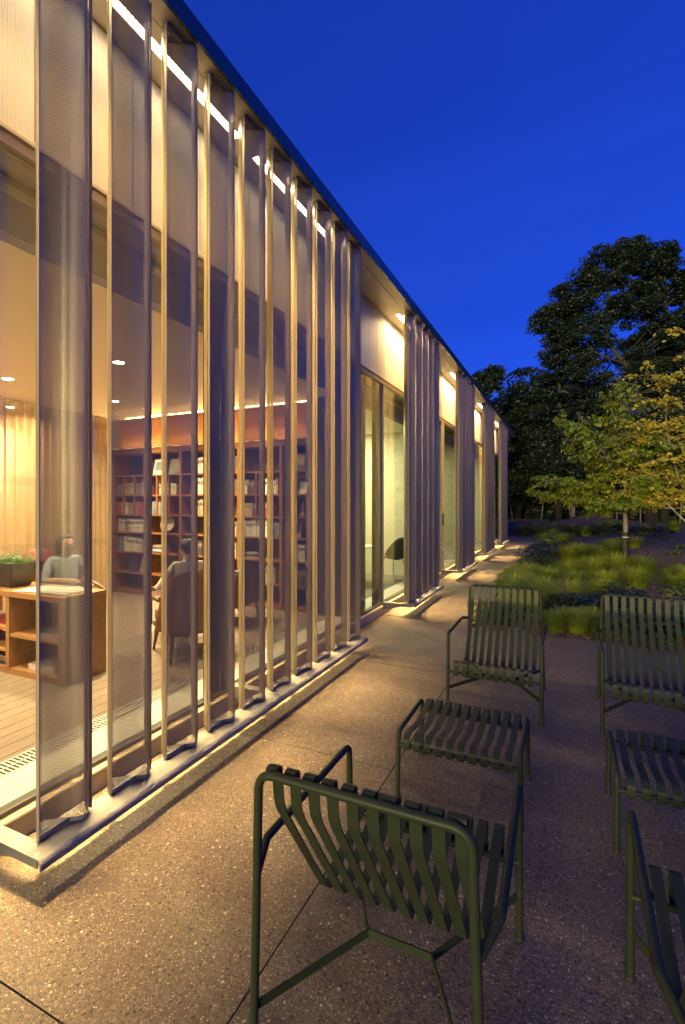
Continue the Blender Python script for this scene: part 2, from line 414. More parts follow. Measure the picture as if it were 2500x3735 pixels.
M = dict(
    concrete=mat_concrete(), mulch=mat_mulch(), perf=mat_perf(), perffar=mat_perf(True), glass=mat_glass(), cladding=mat_cladding(),
    carpet=mat_carpet(), curtain=mat_curtain(),
    alu=plain('anodised_aluminium', (0.55,0.51,0.46), 0.42, 0.4, 0.06, 3, 0.05, 400),
    bar=plain('champagne_bar', (0.46,0.40,0.31), 0.45, 0.3, 0.06, 3),
    beam=plain('painted_steel_ledge', (0.22,0.218,0.215), 0.42, 0.15, 0.22, 5, 0.06, 300),
    plate=plain('dark_fin_plate', (0.30,0.28,0.27), 0.5, 0.4, 0.08, 10),
    screw=plain('steel_screw', (0.55,0.5,0.45), 0.3, 0.9, 0.1, 30),
    fascia=plain('sky_tinted_fascia', (0.035,0.095,0.15), 0.28, 0.35, 0.08, 1.5),  # blue of the reflected sky put into the base colour
    soffit=plain('soffit_metal', (0.50,0.47,0.41), 0.45, 0.2, 0.05, 2, 0.04, 300),
    trim=plain('window_trim', (0.42,0.38,0.32), 0.4, 0.4, 0.06, 3),
    darkmetal=plain('dark_grey_metal', (0.075,0.072,0.070), 0.45, 0.3, 0.1, 3),
    sillm=plain('sill_metal', (0.46,0.42,0.34), 0.42, 0.35, 0.07, 2),
    roofm=plain('roof_membrane', (0.12,0.12,0.12), 0.8),
    white=plain('white_paint', (0.72,0.68,0.60), 0.6, 0, 0.03, 2),
    ceil=plain('ceiling_plaster', (0.74,0.67,0.56), 0.8, 0, 0.02, 1.0),
    officew=plain('office_wall', (0.60,0.58,0.42), 0.75, 0, 0.03, 1.5),
    bulk=plain('bulkhead_grey', (0.52,0.48,0.40), 0.7, 0, 0.05, 3),
    cherry=wood('cherry_wood', (0.20,0.078,0.024), (0.33,0.14,0.05), 'X'),
    cherryz=wood('cherry_panel', (0.37,0.165,0.048), (0.45,0.21,0.066), 'Z', 0.4),
    cherryv=wood('cherry_upright', (0.20,0.078,0.024), (0.33,0.14,0.05), 'Z'),
    darkback=plain('bookcase_back', (0.055,0.028,0.016), 0.6, 0, 0.15, 4),
    oak=wood('oak_console', (0.26,0.12,0.045), (0.42,0.22,0.09), 'X'),
    leather=plain('brown_leather', (0.13,0.05,0.025), 0.4, 0, 0.2, 7, 0.15, 160),
    redleather=plain('red_leather', (0.17,0.022,0.016), 0.42, 0, 0.18, 7, 0.15, 160),
    walnut=wood('walnut', (0.06,0.028,0.014), (0.12,0.06,0.03), 'Z'),
    planter=plain('charcoal_planter', (0.035,0.034,0.033), 0.55, 0, 0.15, 9, 0.1, 90),
    paper=plain('paper', (0.75,0.72,0.66), 0.8, 0, 0.03, 9),
    chair=plain('olive_powder_coat', (0.024,0.031,0.018), 0.46, 0.0, 0.15, 5, 0.10, 900, 0.2),
    rubber=plain('rubber_foot', (0.015,0.015,0.015), 0.7),
    bark=plain('tree_bark', (0.030,0.025,0.021), 0.85, 0, 0.35, 9, 0.8, 30),
    barkpale=plain('pale_bark', (0.22,0.19,0.16), 0.8, 0, 0.3, 12, 0.6, 40),
    guard=plain('dark_tree_guard', (0.030,0.020,0.016), 0.7, 0, 0.2, 12),
    podm=mat_leaf('seed_pod', (0.30,0.20,0.10), (0.42,0.30,0.17), 0.6, 0.2),
    redbud=mat_leaf('redbud_leaf', (0.15,0.205,0.020), (0.29,0.31,0.034), 0.42, 0.15, 1.6),
    gold=mat_leaf('golden_leaf', (0.20,0.175,0.014), (0.34,0.27,0.022), 0.5, 0.15, 1.2),
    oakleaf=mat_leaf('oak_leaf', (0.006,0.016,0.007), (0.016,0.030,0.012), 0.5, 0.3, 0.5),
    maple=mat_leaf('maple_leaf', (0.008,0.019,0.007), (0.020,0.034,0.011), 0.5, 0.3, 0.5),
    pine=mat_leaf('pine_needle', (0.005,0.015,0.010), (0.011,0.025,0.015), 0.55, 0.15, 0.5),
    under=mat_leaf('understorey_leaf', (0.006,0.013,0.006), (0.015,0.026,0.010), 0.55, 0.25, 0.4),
    sedge=mat_leaf('sedge_blade', (0.16,0.215,0.014), (0.29,0.33,0.028), 0.45, 0.15, 2.0),
    broad=mat_leaf('broad_leaf', (0.035,0.070,0.018), (0.085,0.125,0.03), 0.42, 0.3, 5.0),
    darkbroad=mat_leaf('dark_glossy_leaf', (0.018,0.034,0.024), (0.045,0.065,0.04), 0.3, 0.15, 5.0),
    limebroad=mat_leaf('lime_leaf', (0.12,0.17,0.02), (0.20,0.24,0.04), 0.45, 0.35, 5.0),
    fern=mat_leaf('fern_leaf', (0.05,0.12,0.025), (0.10,0.20,0.045), 0.45, 0.3, 12),
    soil=plain('dark_soil', (0.040,0.032,0.024), 0.95, 0, 0.3, 2, 0.6, 20),
    strip=emit('soffit_led', (1.0, 0.86, 0.62), 9.0),
    cove=emit('cove_led', (1.0, 0.58, 0.20), 14.0),
    down=emit('downlight_lens', (1.0, 0.80, 0.52), 30.0),
    panel=emit('office_light_panel', (1.0, 0.90, 0.62), 6.0),
    skin=plain('skin', (0.56,0.32,0.21), 0.5, 0, 0.06, 12),
    hair=plain('dark_hair', (0.022,0.012,0.009), 0.45, 0, 0.3, 40),
    pants=plain('dark_trousers', (0.035,0.035,0.038), 0.85, 0, 0.2, 20),
    tealshirt=plain('pale_blue_top', (0.34,0.42,0.46), 0.85, 0, 0.12, 14),
    stripeshirt=plain('pale_striped_shirt', (0.50,0.48,0.44), 0.85, 0, 0.1, 14),
    black=plain('black_plastic', (0.02,0.02,0.02), 0.5),
    shell=plain('dark_green_shell', (0.030,0.045,0.040), 0.55, 0, 0.1, 6),
    chrome=plain('chrome', (0.6,0.6,0.6), 0.2, 1.0, 0.03, 6),
)

# ================================================================== GROUND
GX0, GX1 = -2.62, 9.0
def garden_h(x, y):
    """gentle relief of the planted bed, zero along the paving"""
    e = min(max((x+1.15)/2.5, 0), 1) * min(max((y-6.65)/2.5, 0), 1)
    h = 0.10*math.sin(x*0.55+0.6)*math.sin(y*0.33) + 0.06*math.sin(x*1.3+y*0.7)
    h += 0.25*math.exp(-(((x-4.5)/3.0)**2+((y-14)/5.0)**2)) + 0.55*math.exp(-(((x-0.6)/2.6)**2+((y-42)/3.0)**2))
    return e*(h+0.06)

g = MB(); g.quad((-400,-300,-0.06),(400,-300,-0.06),(400,500,-0.06),(-400,500,-0.06))
tag(g.build('ground', M['soil']), kind='structure', label='dark soil ground running back under the woods')

# planted bed: one relief sheet right of the path
nx, ny = 90, 130
V = []; Fq = []
xs = np.concatenate([np.linspace(-1.15, 8, 60), np.linspace(8.5, 40, 30)])
ys = np.concatenate([np.linspace(6.66, 24, 80), np.linspace(24.5, 70, 50)])
for j, y in enumerate(ys):
    for i, x in enumerate(xs): V.append((x, y, -0.02+garden_h(x, y)))
for j in range(ny-1):
    for i in range(nx-1): a = j*nx+i; Fq.append((a, a+1, a+nx+1, a+nx))
tag(link('planting_bed', np_mesh('planting_bed', V, Fq, M['mulch'], 4, True)), kind='structure', label='bark mulch planting bed beside the path')
V = []; Fq = []
xs2 = np.linspace(-12, -1.16, 30); ys2 = np.linspace(24.02, 70, 60)
for y in ys2:
    for x in xs2: V.append((x, y, -0.02+0.25*min(1,(y-24)/8)*(0.5+0.5*math.sin(x*0.8+y*0.5))*0.5))
for j in range(59):
    for i in range(29): a = j*30+i; Fq.append((a, a+1, a+31, a+30))
tag(link('planting_bed', np_mesh('planting_bed', V, Fq, M['mulch'], 4, True)), kind='structure', label='bark mulch ground past the end of the path')

# paving: sawn slabs of exposed aggregate concrete, joints 7 mm
pav = empty('terrace_paving'); tag(pav, 'exposed aggregate concrete terrace under the metal chairs', kind='structure')
def slabs(root, xj, yj):
    for i in range(len(xj)-1):
        for j in range(len(yj)-1):
            g = 0.0032
            b = MB(); b.box(xj[i]+g, xj[i+1]-g, yj[j]+g, yj[j+1]-g, -0.12, 0.0)
            b.build('slab', M['concrete'], root)
slabs(pav, [GX0, -1.0, 0.85, 2.7, 4.55, 6.4], [-4.52, -2.66, -0.80, 1.05, 2.91, 4.77, 6.64])
pth = empty('garden_path'); tag(pth, 'exposed aggregate concrete path along the glass facade', kind='structure')
slabs(pth, [GX0, -1.16], [6.64, 9.24, 11.84, 14.45, 17.05, 19.65, 22.2, 23.95])
b = MB(); b.box(GX0, 6.4, -4.52, 6.64, -0.3, -0.03); b.box(GX0, -1.16, 6.64, 23.95, -0.3, -0.03); b.build('joint_bed', M['soil'], pav)

# ================================================================== BUILDING
bld = empty('library_building', (-2.5, 10.0, 0.0))
tag(bld, 'long low glazed building with perforated metal sunshade fins and lit rooms', 'building')
bld_inv = Matrix.Translation((2.5, -10.0, 0.0))
def part(mb, name, mat, parent=bld, **kw):
    o = mb.build(name, mat, None, **kw); o.parent = parent
    if parent is bld: o.matrix_parent_inverse = bld_inv
    return o
WX = -2.50                       # glass / cladding plane
ZS = 4.50                        # soffit
BY0, BY1 = -3.0, 22.3
COLS = [-0.5, 3.20, 6.90, 10.60, 14.28, 17.96, 21.6]

# roof, fascia, soffit
b = MB(); b.box(-14, -2.06, BY0, 22.74, ZS+0.03, ZS+0.11); part(b, 'roof', M['roofm'])
fj = [BY0, -0.5, 3.213, 6.93, 10.62, 14.3, 18.0, 22.77]
for i in range(len(fj)-1):
    b = MB(); b.prism_y([(-2.03,ZS-0.008),(-2.03,ZS+0.118),(-2.045,ZS+0.124),(-2.16,ZS+0.124),(-2.16,ZS+0.118),(-2.038,ZS+0.112),(-2.038,ZS+0.0),(-2.05,ZS-0.008)], fj[i]+0.002, fj[i+1]-0.002)
    part(b, 'fascia_panel', M['fascia'])
    b = MB(); b.box(-2.172, -2.052, fj[i]+0.003, fj[i+1]-0.003, ZS-0.006, ZS+0.02); part(b, 'soffit_edge_plate', M['soffit'])
    for xa_, xb_ in ((-2.275, -2.180), (WX, -2.335)):
        b = MB(); b.box(xa_, xb_, fj[i]+0.003, fj[i+1]-0.003, ZS-0.002, ZS+0.02); part(b, 'soffit_panel', M['soffit'])
b = MB(); b.box(-14, -2.06, 22.745, 22.77, ZS-0.008, ZS+0.124); part(b, 'fascia_panel', M['fascia'])
b = MB(); b.box(WX-0.3, -2.06, 22.3, 22.74, ZS+0.001, ZS+0.021); part(b, 'soffit_panel', M['soffit'])

# light slot with LED strips
STR = [(1.22,3.05),(3.30,4.53),(4.56,4.70),(6.98,8.32),(10.67,12.05),(14.36,15.75),(18.04,19.45)]
b = MB(); b.box(-2.335, -2.275, BY0, 22.3, ZS+0.02, ZS+0.03); part(b, 'light_slot', M['darkmetal'])
pv = BY0
for (y0, y1) in STR:
  b = MB(); b.box(-2.3345, -2.2755, pv, y0-0.012, ZS-0.0015, ZS+0.018); part(b, 'slot_cover', M['soffit']); pv = y1+0.012
  b = MB(); b.box(-2.332, -2.278, y0, y1, ZS+0.001, ZS+0.012); st = part(b, 'soffit_light', M['strip'])
  kf = 1.0 if y1 < 5 else 1.7
  for wpm, spr, tlt in ((STRIP_W*kf, 25, -5), (3.5*(1 if y1 < 5 else 0.6), 46, 3), (WIDE_W if y1 < 5 else WIDE_W*11.0, 150, 0)):      # ground lens, wall grazer, scattered light of the diffuser
    L = bpy.data.lights.new('soffit_lamp', 'AREA'); L.shape = 'RECTANGLE'; L.size = 0.045; L.size_y = y1-y0
    L.energy = wpm*(y1-y0); L.color = WARM; L.spread = R(spr)
    lo = bpy.data.objects.new('soffit_lamp', L); COL.objects.link(lo); lo.location = (-2.305, (y0+y1)/2, ZS-0.004); lo.rotation_euler = (0, R(tlt), 0); lo.parent = bld; lo.matrix_parent_inverse = bld_inv
b = MB(); b.box(-2.3345, -2.2755, pv, 22.3, ZS-0.0015, ZS+0.018); part(b, 'slot_cover', M['soffit'])

# cladding band above the glass
CW = 0.3115
k0 = int((BY0-1.6145)/CW)
y = 1.6145+k0*CW
me_cl = None
while y < BY1-0.01:
    if me_cl is None:
        m_ = MB(); m_.box(-0.03, 0.0, 0.004, CW-0.004, 0.0, ZS-3.55-0.006); me_cl = m_.mesh('cladding_panel', M['cladding'])
    o = link('cladding_panel', me_cl); o.parent = bld; o.matrix_parent_inverse = bld_inv; o.location = (WX, y, 3.55)
    y += CW
b = MB(); b.box(WX-0.08, WX-0.031, BY0, BY1, 3.50, ZS); part(b, 'cladding_backing', M['darkmetal'])
b = MB(); b.prism_y([(WX-0.03,3.515),(WX+0.018,3.515),(WX+0.018,3.535),(WX+0.004,3.547),(WX-0.03,3.547)], BY0, BY1); part(b, 'drip_trim', M['sillm'])
b = MB(); b.box(WX-0.09, WX-0.002, BY0, BY1, 3.455, 3.512); part(b, 'head_frame', M['trim'])

# sill, base
b = MB(); b.prism_y([(WX-0.06,0.0),(WX+0.012,0.0),(WX+0.012,0.118),(WX-0.06,0.118)], BY0, BY1); part(b, 'base_panel', M['sillm'])
b = MB(); b.prism_y([(WX-0.06,0.120),(WX+0.026,0.120),(WX+0.030,0.125),(WX+0.026,0.134),(WX-0.06,0.140)], BY0, BY1); part(b, 'sill', M['bar'])
b = MB(); b.box(WX-0.075, WX-0.012, BY0, BY1, 0.1405, 0.165); part(b, 'glazing_bead', M['darkmetal'])

# glass panes, mullions, columns
for i in range(len(COLS)-1):
    y0, y1 = COLS[i], COLS[i+1]
    lead = 0.0
    if i >= 3:
        lead = 0.29
        b = MB(); b.box(WX-0.08, WX-0.006, y0+0.03, y0+lead, 0.166, 3.454); part(b, 'wall_panel', M['trim'])
    b = MB(); b.box(WX-0.045, WX-0.030, y0+lead+0.012, y1-0.012, 0.166, 3.454); part(b, 'window_pane', M['glass'])
    if i > 0:
        b = MB(); b.box(WX-0.07, WX-0.004, y0-0.011, y0+0.011, 0.166, 3.454); part(b, 'mullion', M['trim'])
        b = MB(); b.box(WX-0.135, WX-0.072, y0-0.15, y0-0.012, 0.13, 3.454); part(b, 'column', M['darkmetal'])
b = MB(); b.box(WX-0.02, WX+0.012, 10.72, 10.80, 1.15, 1.42, 0.004); part(b, 'card_reader', M['black'])
b = MB(); b.box(WX-0.015, WX+0.016, 10.72, 10.80, 0.55, 0.63, 0.012); part(b, 'door_push_plate', M['alu'])

# ---------------- sunshade fins
FW, FA, FC = 0.252, 0.069, -2.126       # depth along y, wave amplitude, wave centre x
NSEG = 26
wave = [(FC-FA*math.sin(2*math.pi*t/NSEG), FW*t/NSEG) for t in range(NSEG+1)]
FZ0, FZ1 = 0.225, 4.462
def perf_mesh():
    V = []; Fc = []; UV = []
    th = 0.0016; nrm = []
    for i in range(NSEG+1):
        a = wave[max(0, i-1)]; c_ = wave[min(NSEG, i+1)]
        tx, ty = c_[0]-a[0], c_[1]-a[1]; l = math.hypot(tx, ty); nrm.append((ty/l, -tx/l))
    arc = [0.0]
    for i in range(NSEG): arc.append(arc[-1]+math.hypot(wave[i+1][0]-wave[i][0], wave[i+1][1]-wave[i][1]))
    def ring(sgn):
        base = len(V)
        for i in range(NSEG+1):
            x = wave[i][0]+sgn*th/2*nrm[i][0]; yy = wave[i][1]+sgn*th/2*nrm[i][1]
            V.append((x, yy, FZ0)); V.append((x, yy, FZ1))
        return base
    A = ring(1); B = ring(-1); uvs = []
    for i in range(NSEG):
        u0, u1 = arc[i], arc[i+1]
        Fc.append((A+2*i, A+2*i+2, A+2*i+3, A+2*i+1)); uvs += [(u0,FZ0),(u1,FZ0),(u1,FZ1),(u0,FZ1)]
        Fc.append((B+2*i, B+2*i+1, B+2*i+3, B+2*i+2)); uvs += [(u0,FZ0),(u0,FZ1),(u1,FZ1),(u1,FZ0)]
    me = bpy.data.meshes.new('sunshade_fin'); me.from_pydata(V, [], Fc); me.update()
    uvl = me.uv_layers.new(name='UVMap')
    flat = [c for q in uvs for c in q]
    uvl.data.foreach_set('uv', flat)
    me.polygons.foreach_set('use_smooth', [True]*len(me.polygons)); me.materials.append(M['perf'])
    return me
me_fin = perf_mesh()
me_fin_far = me_fin.copy(); me_fin_far.materials.clear(); me_fin_far.materials.append(M['perffar'])
m_ = MB(); m_.box(-2.117, -2.099, -0.005, -0.001, 0.206, 4.472); me_bar = m_.mesh('end_bar', M['bar'])
m_ = MB(); m_.box(-2.150, -2.100, FW+0.001, FW+0.006, 0.206, 4.472); me_bar2 = m_.mesh('end_bar', M['bar'])
half = NSEG//2
def cap(z0, z1, n):
    a = [(x, y_) for x, y_ in wave[:half+2]]
    pa = [(-2.102, 0.0)]+a
    pa = [p for p in pa if p[0] <= -2.1019] + [(-2.102, wave[half+2][1])]
    m_ = MB(); m_.prism_z(pa, z0, z1); c1 = m_.mesh(n, M['plate'])
    bq = [p for p in wave[half-1:] if p[0] >= -2.15]
    m_ = MB(); m_.prism_z(bq+[(-2.150, FW), (-2.150, wave[half-1][1])], z0, z1); c2 = m_.mesh(n, M['plate'])
    return c1, c2
foot = cap(0.207, 0.2245, 'foot_plate'); head = cap(4.4625, 4.480, 'head_plate')
me_sp = [MB().lathe([(0.012,0.191),(0.012,0.2065)], 10, q).mesh('foot_spacer', M['black']) for q in ((-2.118,0.02,0),(-2.10,0.215,0))]
m_ = MB(); m_.lathe([(0.012,0.2246),(0.011,0.2275),(0.004,0.2275),(0.003,0.226)], 14, (-2.135,0.045,0)); me_scr = m_.mesh('screw', M['screw'])
m_ = MB(); m_.lathe([(0.003,4.459),(0.004,4.4575),(0.011,4.4575),(0.012,4.4622)], 14, (-2.135,0.045,0)); me_scr2 = m_.mesh('screw', M['screw'])
me_sp2 = [MB().lathe([(0.012,4.4802),(0.012,4.4938)], 10, q).mesh('head_spacer', M['black']) for q in ((-2.118,0.03,0),(-2.10,0.215,0))]
def fin(y):
    o = link('sunshade_fin', me_fin if y < 5.5 else me_fin_far); o.parent = bld; o.matrix_parent_inverse = bld_inv; o.location = (0, y, 0)
    for n, me in (('end_bar', me_bar), ('end_bar', me_bar2), ('foot_plate', foot[0]), ('foot_plate', foot[1]), ('head_plate', head[0]), ('head_plate', head[1]), ('foot_spacer', me_sp[0]), ('foot_spacer', me_sp[1]), ('head_spacer', me_sp2[0]), ('head_spacer', me_sp2[1]), ('screw', me_scr), ('screw', me_scr2)):
        link(n, me, o)
PITCH = 0.3735
GROUPS = [(1.378, 10), (6.870, 5), (10.545, 5), (14.20, 5), (17.86, 5)]
def ledge(y0, y1, arm0=True, arm1=True):
    z = 0.190
    prof = [(-2.160,z)]
    for k in range(7):
        a = R(90-15*k); prof.append((-2.018+0.022*math.cos(a), z-0.022+0.022*math.sin(a)))
    prof += [(-1.996,z-0.044),(-2.004,z-0.044),(-2.004,z-0.022),(-2.016,z-0.010),(-2.160,z-0.010)]
    b = MB(); b.prism_y(prof, y0, y1); o = part(b, 'ledge_beam', M['beam'], smooth=True, angle=R(40))
    for yy, on in ((y0, arm0), (y1-0.075, arm1)):
        if not on: continue
        m_ = MB(); m_.prism_y([(WX+0.013,0.176),(WX+0.013,0.085),(-2.35,0.110),(-2.20,0.148),(-2.024,0.148),(-2.024,0.178),(-2.164,0.178),(-2.164,0.189),(WX+0.013,0.189)], yy+0.002, yy+0.008)
        m_.box(WX+0.013, -2.161, yy+0.008, yy+0.075, 0.181, 0.189)
        a_ = m_.build('bracket_arm', M['beam'], o)
        for q in (0.022, 0.055):
            s_ = MB(); s_.lathe([(0.011,0.1903),(0.010,0.1925),(0.004,0.1925),(0.003,0.191)], 14, (-2.05-0.06*(q>0.03), yy+q, 0)); s_.build('screw', M['screw'], o)
for gi, (y, n) in enumerate(GROUPS):
    for k in range(n): fin(y+PITCH*k)
    y0 = y-0.066; y1 = y+PITCH*(n-1)+FW+0.015
    if n == 10:
        ledge(y0, 3.208, True, False); ledge(3.214, y1, True, True)
    else:
        ledge(y0, y1)

# ---------------- interior shell
CZ = 3.13; FZ = 0.13; SY = 5.925; LX = -7.12
def slab(name, mat, *a, **kw):
    b = MB(); b.box(*a); return part(b, name, mat, **kw)
slab('carpet_floor', M['carpet'], LX-1.2, -3.078, BY0, 6.30, 0.02, FZ)
slab('floor_edge_strip', M['white'], -2.908, WX-0.076, BY0, 22.3, 0.02, FZ-0.002)
slab('grille_channel', M['darkmetal'], -3.077, -2.909, BY0, 5.9, 0.02, FZ-0.03)
gr = MB(); yy = -1.5
while yy < 5.9:
    gr.box(-3.064, -2.998, yy, yy+0.013, FZ-0.028, FZ-0.001); gr.box(-2.988, -2.922, yy, yy+0.013, FZ-0.028, FZ-0.001); yy += 0.026
for x0, x1 in ((-3.077,-3.064),(-2.998,-2.988),(-2.922,-2.909)): gr.box(x0, x1, -1.5, 5.9, FZ-0.0275, FZ)
tag(part(gr, 'floor_grille', M['alu']), kind='stuff')
slab('office_floor', plain('office_carpet', (0.22,0.20,0.16), 0.9), -8.0, -2.909, 6.36, 22.2, 0.02, FZ)
slab('ceiling', M['ceil'], LX-1.2, -2.82, BY0, SY+0.4, CZ, CZ+0.06)
slab('office_ceiling', M['ceil'], -8.0, -2.82, 6.36, 22.2, CZ, CZ+0.06)
slab('bulkhead', M['bulk'], -2.86, -2.815, BY0, 22.2, CZ+0.061, 3.50)
slab('bulkhead_trim', M['white'], -2.814, -2.80, BY0, 22.2, 3.40, 3.45)
slab('blind_pocket_top', M['bulk'], -2.86, WX-0.091, BY0, 22.2, 3.505, 3.53)
slab('roof_deck', M['darkmetal'], -14, -2.06, BY0, 22.3, ZS+0.031-0.01, ZS+0.029)
# interior walls
slab('partition_wall', M['bulk'], -8.0, -3.20, 6.31, 6.355, FZ, 3.5)
slab('partition_end', M['darkmetal'], -3.205, WX-0.08, SY+0.02, 6.358, FZ, 3.50)
slab('back_wall', M['white'], LX-1.25, LX-1.2, BY0, 6.3, FZ, CZ)
slab('side_wall', M['white'], LX-1.2, WX-0.1, BY0-0.06, BY0, 0, ZS)
slab('end_wall', M['officew'], -8.0, WX-0.001, 22.21, 22.3, 0, ZS)
slab('office_back_wall', M['officew'], -5.6, -5.55, 6.36, 22.2, FZ, CZ)
for yy, xe in ((9.75, -2.62), (13.0, -2.62), (16.9, -2.62), (20.4, -2.62)):
    slab('office_partition', M['officew'], -5.55, xe, yy, yy+0.12, FZ, CZ)
for (ya, yb, e) in ((7.4, 9.1, 1.0), (10.9, 12.3, 0.55), (14.2, 16.0, 0.8), (17.9, 19.6, 0.5)):
    b = MB(); b.box(-4.35, -4.05, ya, yb, CZ-0.012, CZ-0.002); o = part(b, 'office_light', M['panel'])
    L = bpy.data.lights.new('office_lamp', 'AREA'); L.shape = 'RECTANGLE'; L.size = 0.3; L.size_y = yb-ya; L.energy = 90*e; L.color = (1.0, 0.88, 0.52)
    lo = bpy.data.objects.new('office_lamp', L); COL.objects.link(lo); lo.location = (-4.2, (ya+yb)/2, CZ-0.02); lo.parent = bld; lo.matrix_parent_inverse = bld_inv
# recessed downlights of the reading room
DL = [(-5.95,3.52),(-4.2,3.58),(-5.9,4.97),(-4.2,5.0),(-4.2,2.1),(-5.95,2.1),(-4.2,0.6),(-5.95,0.6)]
for (x, y) in DL:
    m_ = MB(); m_.lathe([(0.055,-0.004),(0.055,0.0)], 20, (x,y,CZ-0.0015)); o = part(m_, 'downlight', M['down'])
    m_ = MB(); m_.lathe([(0.075,-0.003),(0.075,-0.0005)], 20, (x,y,CZ)); m_.build('bezel', M['white'], o)
    L = bpy.data.lights.new('downlight_lamp', 'AREA'); L.shape = 'DISK'; L.size = 0.10; L.energy = 64 if y > 4.5 else 38; L.color = (1.0,0.72,0.40); L.spread = R(130)
    lo = bpy.data.objects.new('downlight_lamp', L); COL.objects.link(lo); lo.location = (x, y, CZ-0.012); lo.parent = bld; lo.matrix_parent_inverse = bld_inv
# light behind the curtain
for yy in (1.5, 3.0, 4.6):
    m_ = MB(); m_.lathe([(0.055,-0.004),(0.055,0.0)], 20, (LX-0.6,yy,CZ-0.0015)); o = part(m_, 'downlight', M['down'])
    L = bpy.data.lights.new('downlight_lamp', 'AREA'); L.shape = 'DISK'; L.size = 0.10; L.energy = 60; L.color = (1.0,0.72,0.42); L.spread = R(150)
    lo = bpy.data.objects.new('downlight_lamp', L); COL.objects.link(lo); lo.location = (LX-0.6, yy, CZ-0.012); lo.parent = bld; lo.matrix_parent_inverse = bld_inv

# ---------------- curtain
V = []; Fq = []; n = 520
for i in range(n+1):
    yy = 0.0+5.86*i/n
    ph = 2*math.pi*yy/0.125+0.9*math.sin(yy*2.1)
    for zz in (0.15, 1.2, 2.2, 3.02, 3.115):
        amp = 0.062*(0.45 if zz > 3.1 else 1.0)
        V.append((LX+amp*math.sin(ph)+0.006*math.sin(ph*2.3+zz), yy, zz))
for i in range(n):
    for k in range(4): a = i*5+k; Fq.append((a, a+5, a+6, a+1))
cur = link('curtain', np_mesh('curtain', V, Fq, M['curtain'], 4, True)); tag(cur, 'floor length woven sheer curtain behind the reading room seats', 'curtain')
b = MB(); b.box(LX-0.03, LX+0.03, 0, 5.87, 3.118, 3.129); b.build('curtain_track', M['white'], cur)

# ================================================================== READING ROOM FURNITURE
# ---- bookcase wall
bc = empty('bookcase', (-5.2, SY, FZ)); tag(bc, 'cherry wood bookcase wall with glowing cove under the ceiling', 'bookcase')
bci = Matrix.Translation((5.2, -SY, -FZ))
def bpart(mb, name, mat):
    o = mb.build(name, mat, None); o.parent = bc; o.matrix_parent_inverse = bci; return o
UPR = [-7.10, -6.35, -5.58, -4.82, -4.45, -3.71, -3.24]
ROWS = [0.19, 0.49, 0.84, 1.17, 1.47, 1.795, 2.13, 2.485]
SD = 0.32
for i, x in enumerate(UPR):
    w = 0.030 if i in (0, 6) else 0.024
    b = MB(); b.box(x-w, x+w, SY, SY+SD, FZ, 2.56, ); bpart(b, 'upright', M['cherryv'])
for i in range(6):
    for zz in ROWS[:-1]:
        b = MB(); b.box(UPR[i]+0.0245+0.006*(i==0), UPR[i+1]-0.0245-0.006*(i==5), SY+0.006, SY+SD, zz-0.022, zz); bpart(b, 'shelf', M['cherry'])
    b = MB(); b.box(UPR[i]+0.0245+0.006*(i==0), UPR[i+1]-0.0245-0.006*(i==5), SY+0.003, SY+SD, 2.485, 2.559); bpart(b, 'top_rail', M['cherry'])
    b = MB(); b.box(UPR[i]+0.0245+0.006*(i==0), UPR[i+1]-0.0245-0.006*(i==5), SY+0.012, SY+SD, FZ, 0.167); bpart(b, 'plinth', M['cherry'])
b = MB(); b.box(-7.1, -3.22, SY+SD+0.001, SY+SD+0.02, FZ, 2.56); bpart(b, 'back_panel', M['darkback'])
b = MB(); b.box(-7.13, -3.21, SY-0.006, SY+0.18, 2.561, 2.578); bpart(b, 'cove_ledge', M['cherry'])
for i in range(6):
    x0, x1 = -7.12+i*0.65, -7.12+(i+1)*0.65
    b = MB(); b.box(x0+0.002, min(x1,-3.21)-0.002, SY+0.162, SY+0.18, 2.579, 3.075); bpart(b, 'upper_panel', M['cherryz'])
b = MB(); b.box(-7.13, -3.21, SY+0.12, SY+0.185, 3.076, 3.098); bpart(b, 'crown_trim', M['cherry'])
b = MB(); b.box(-7.1, -3.23, SY+0.03, SY+0.05, 2.5785, 2.584); bpart(b, 'cove_light', M['cove'])
b = MB(); b.box(-7.1, -3.23, SY+0.155, SY+0.175, 3.0985, 3.108); bpart(b, 'cove_light', M['cove'])
for zz, off, e in ((2.59, 0.06, 15.0), (3.111, 0.165, 34.0)):
    L = bpy.data.lights.new('cove_lamp', 'AREA'); L.shape = 'RECTANGLE'; L.size = 3.8; L.size_y = 0.02; L.energy = e; L.color = (1.0,0.60,0.22) if zz < 3 else (1.0,0.74,0.42)
    lo = bpy.data.objects.new('cove_lamp', L); COL.objects.link(lo); lo.location = (-5.16, SY+off, zz); lo.rotation_euler = (R(180 if zz < 3 else 140), 0, 0)
    lo.parent = bc; lo.matrix_parent_inverse = bci
# thirds in two rows of the left bays
DIV = {}
for i in (0, 1, 4):
    for r_ in (4, 5):
        xs_ = [UPR[i]+(UPR[i+1]-UPR[i])*q for q in ((1/3, 2/3) if i < 2 else (0.42,))]
        DIV[(i, r_)] = xs_
        for x in xs_:
            b = MB(); b.box(x-0.011, x+0.011, SY+0.008, SY+SD, ROWS[r_]+0.0005, ROWS[r_+1]-0.0225); bpart(b, 'divider', M['cherryv'])

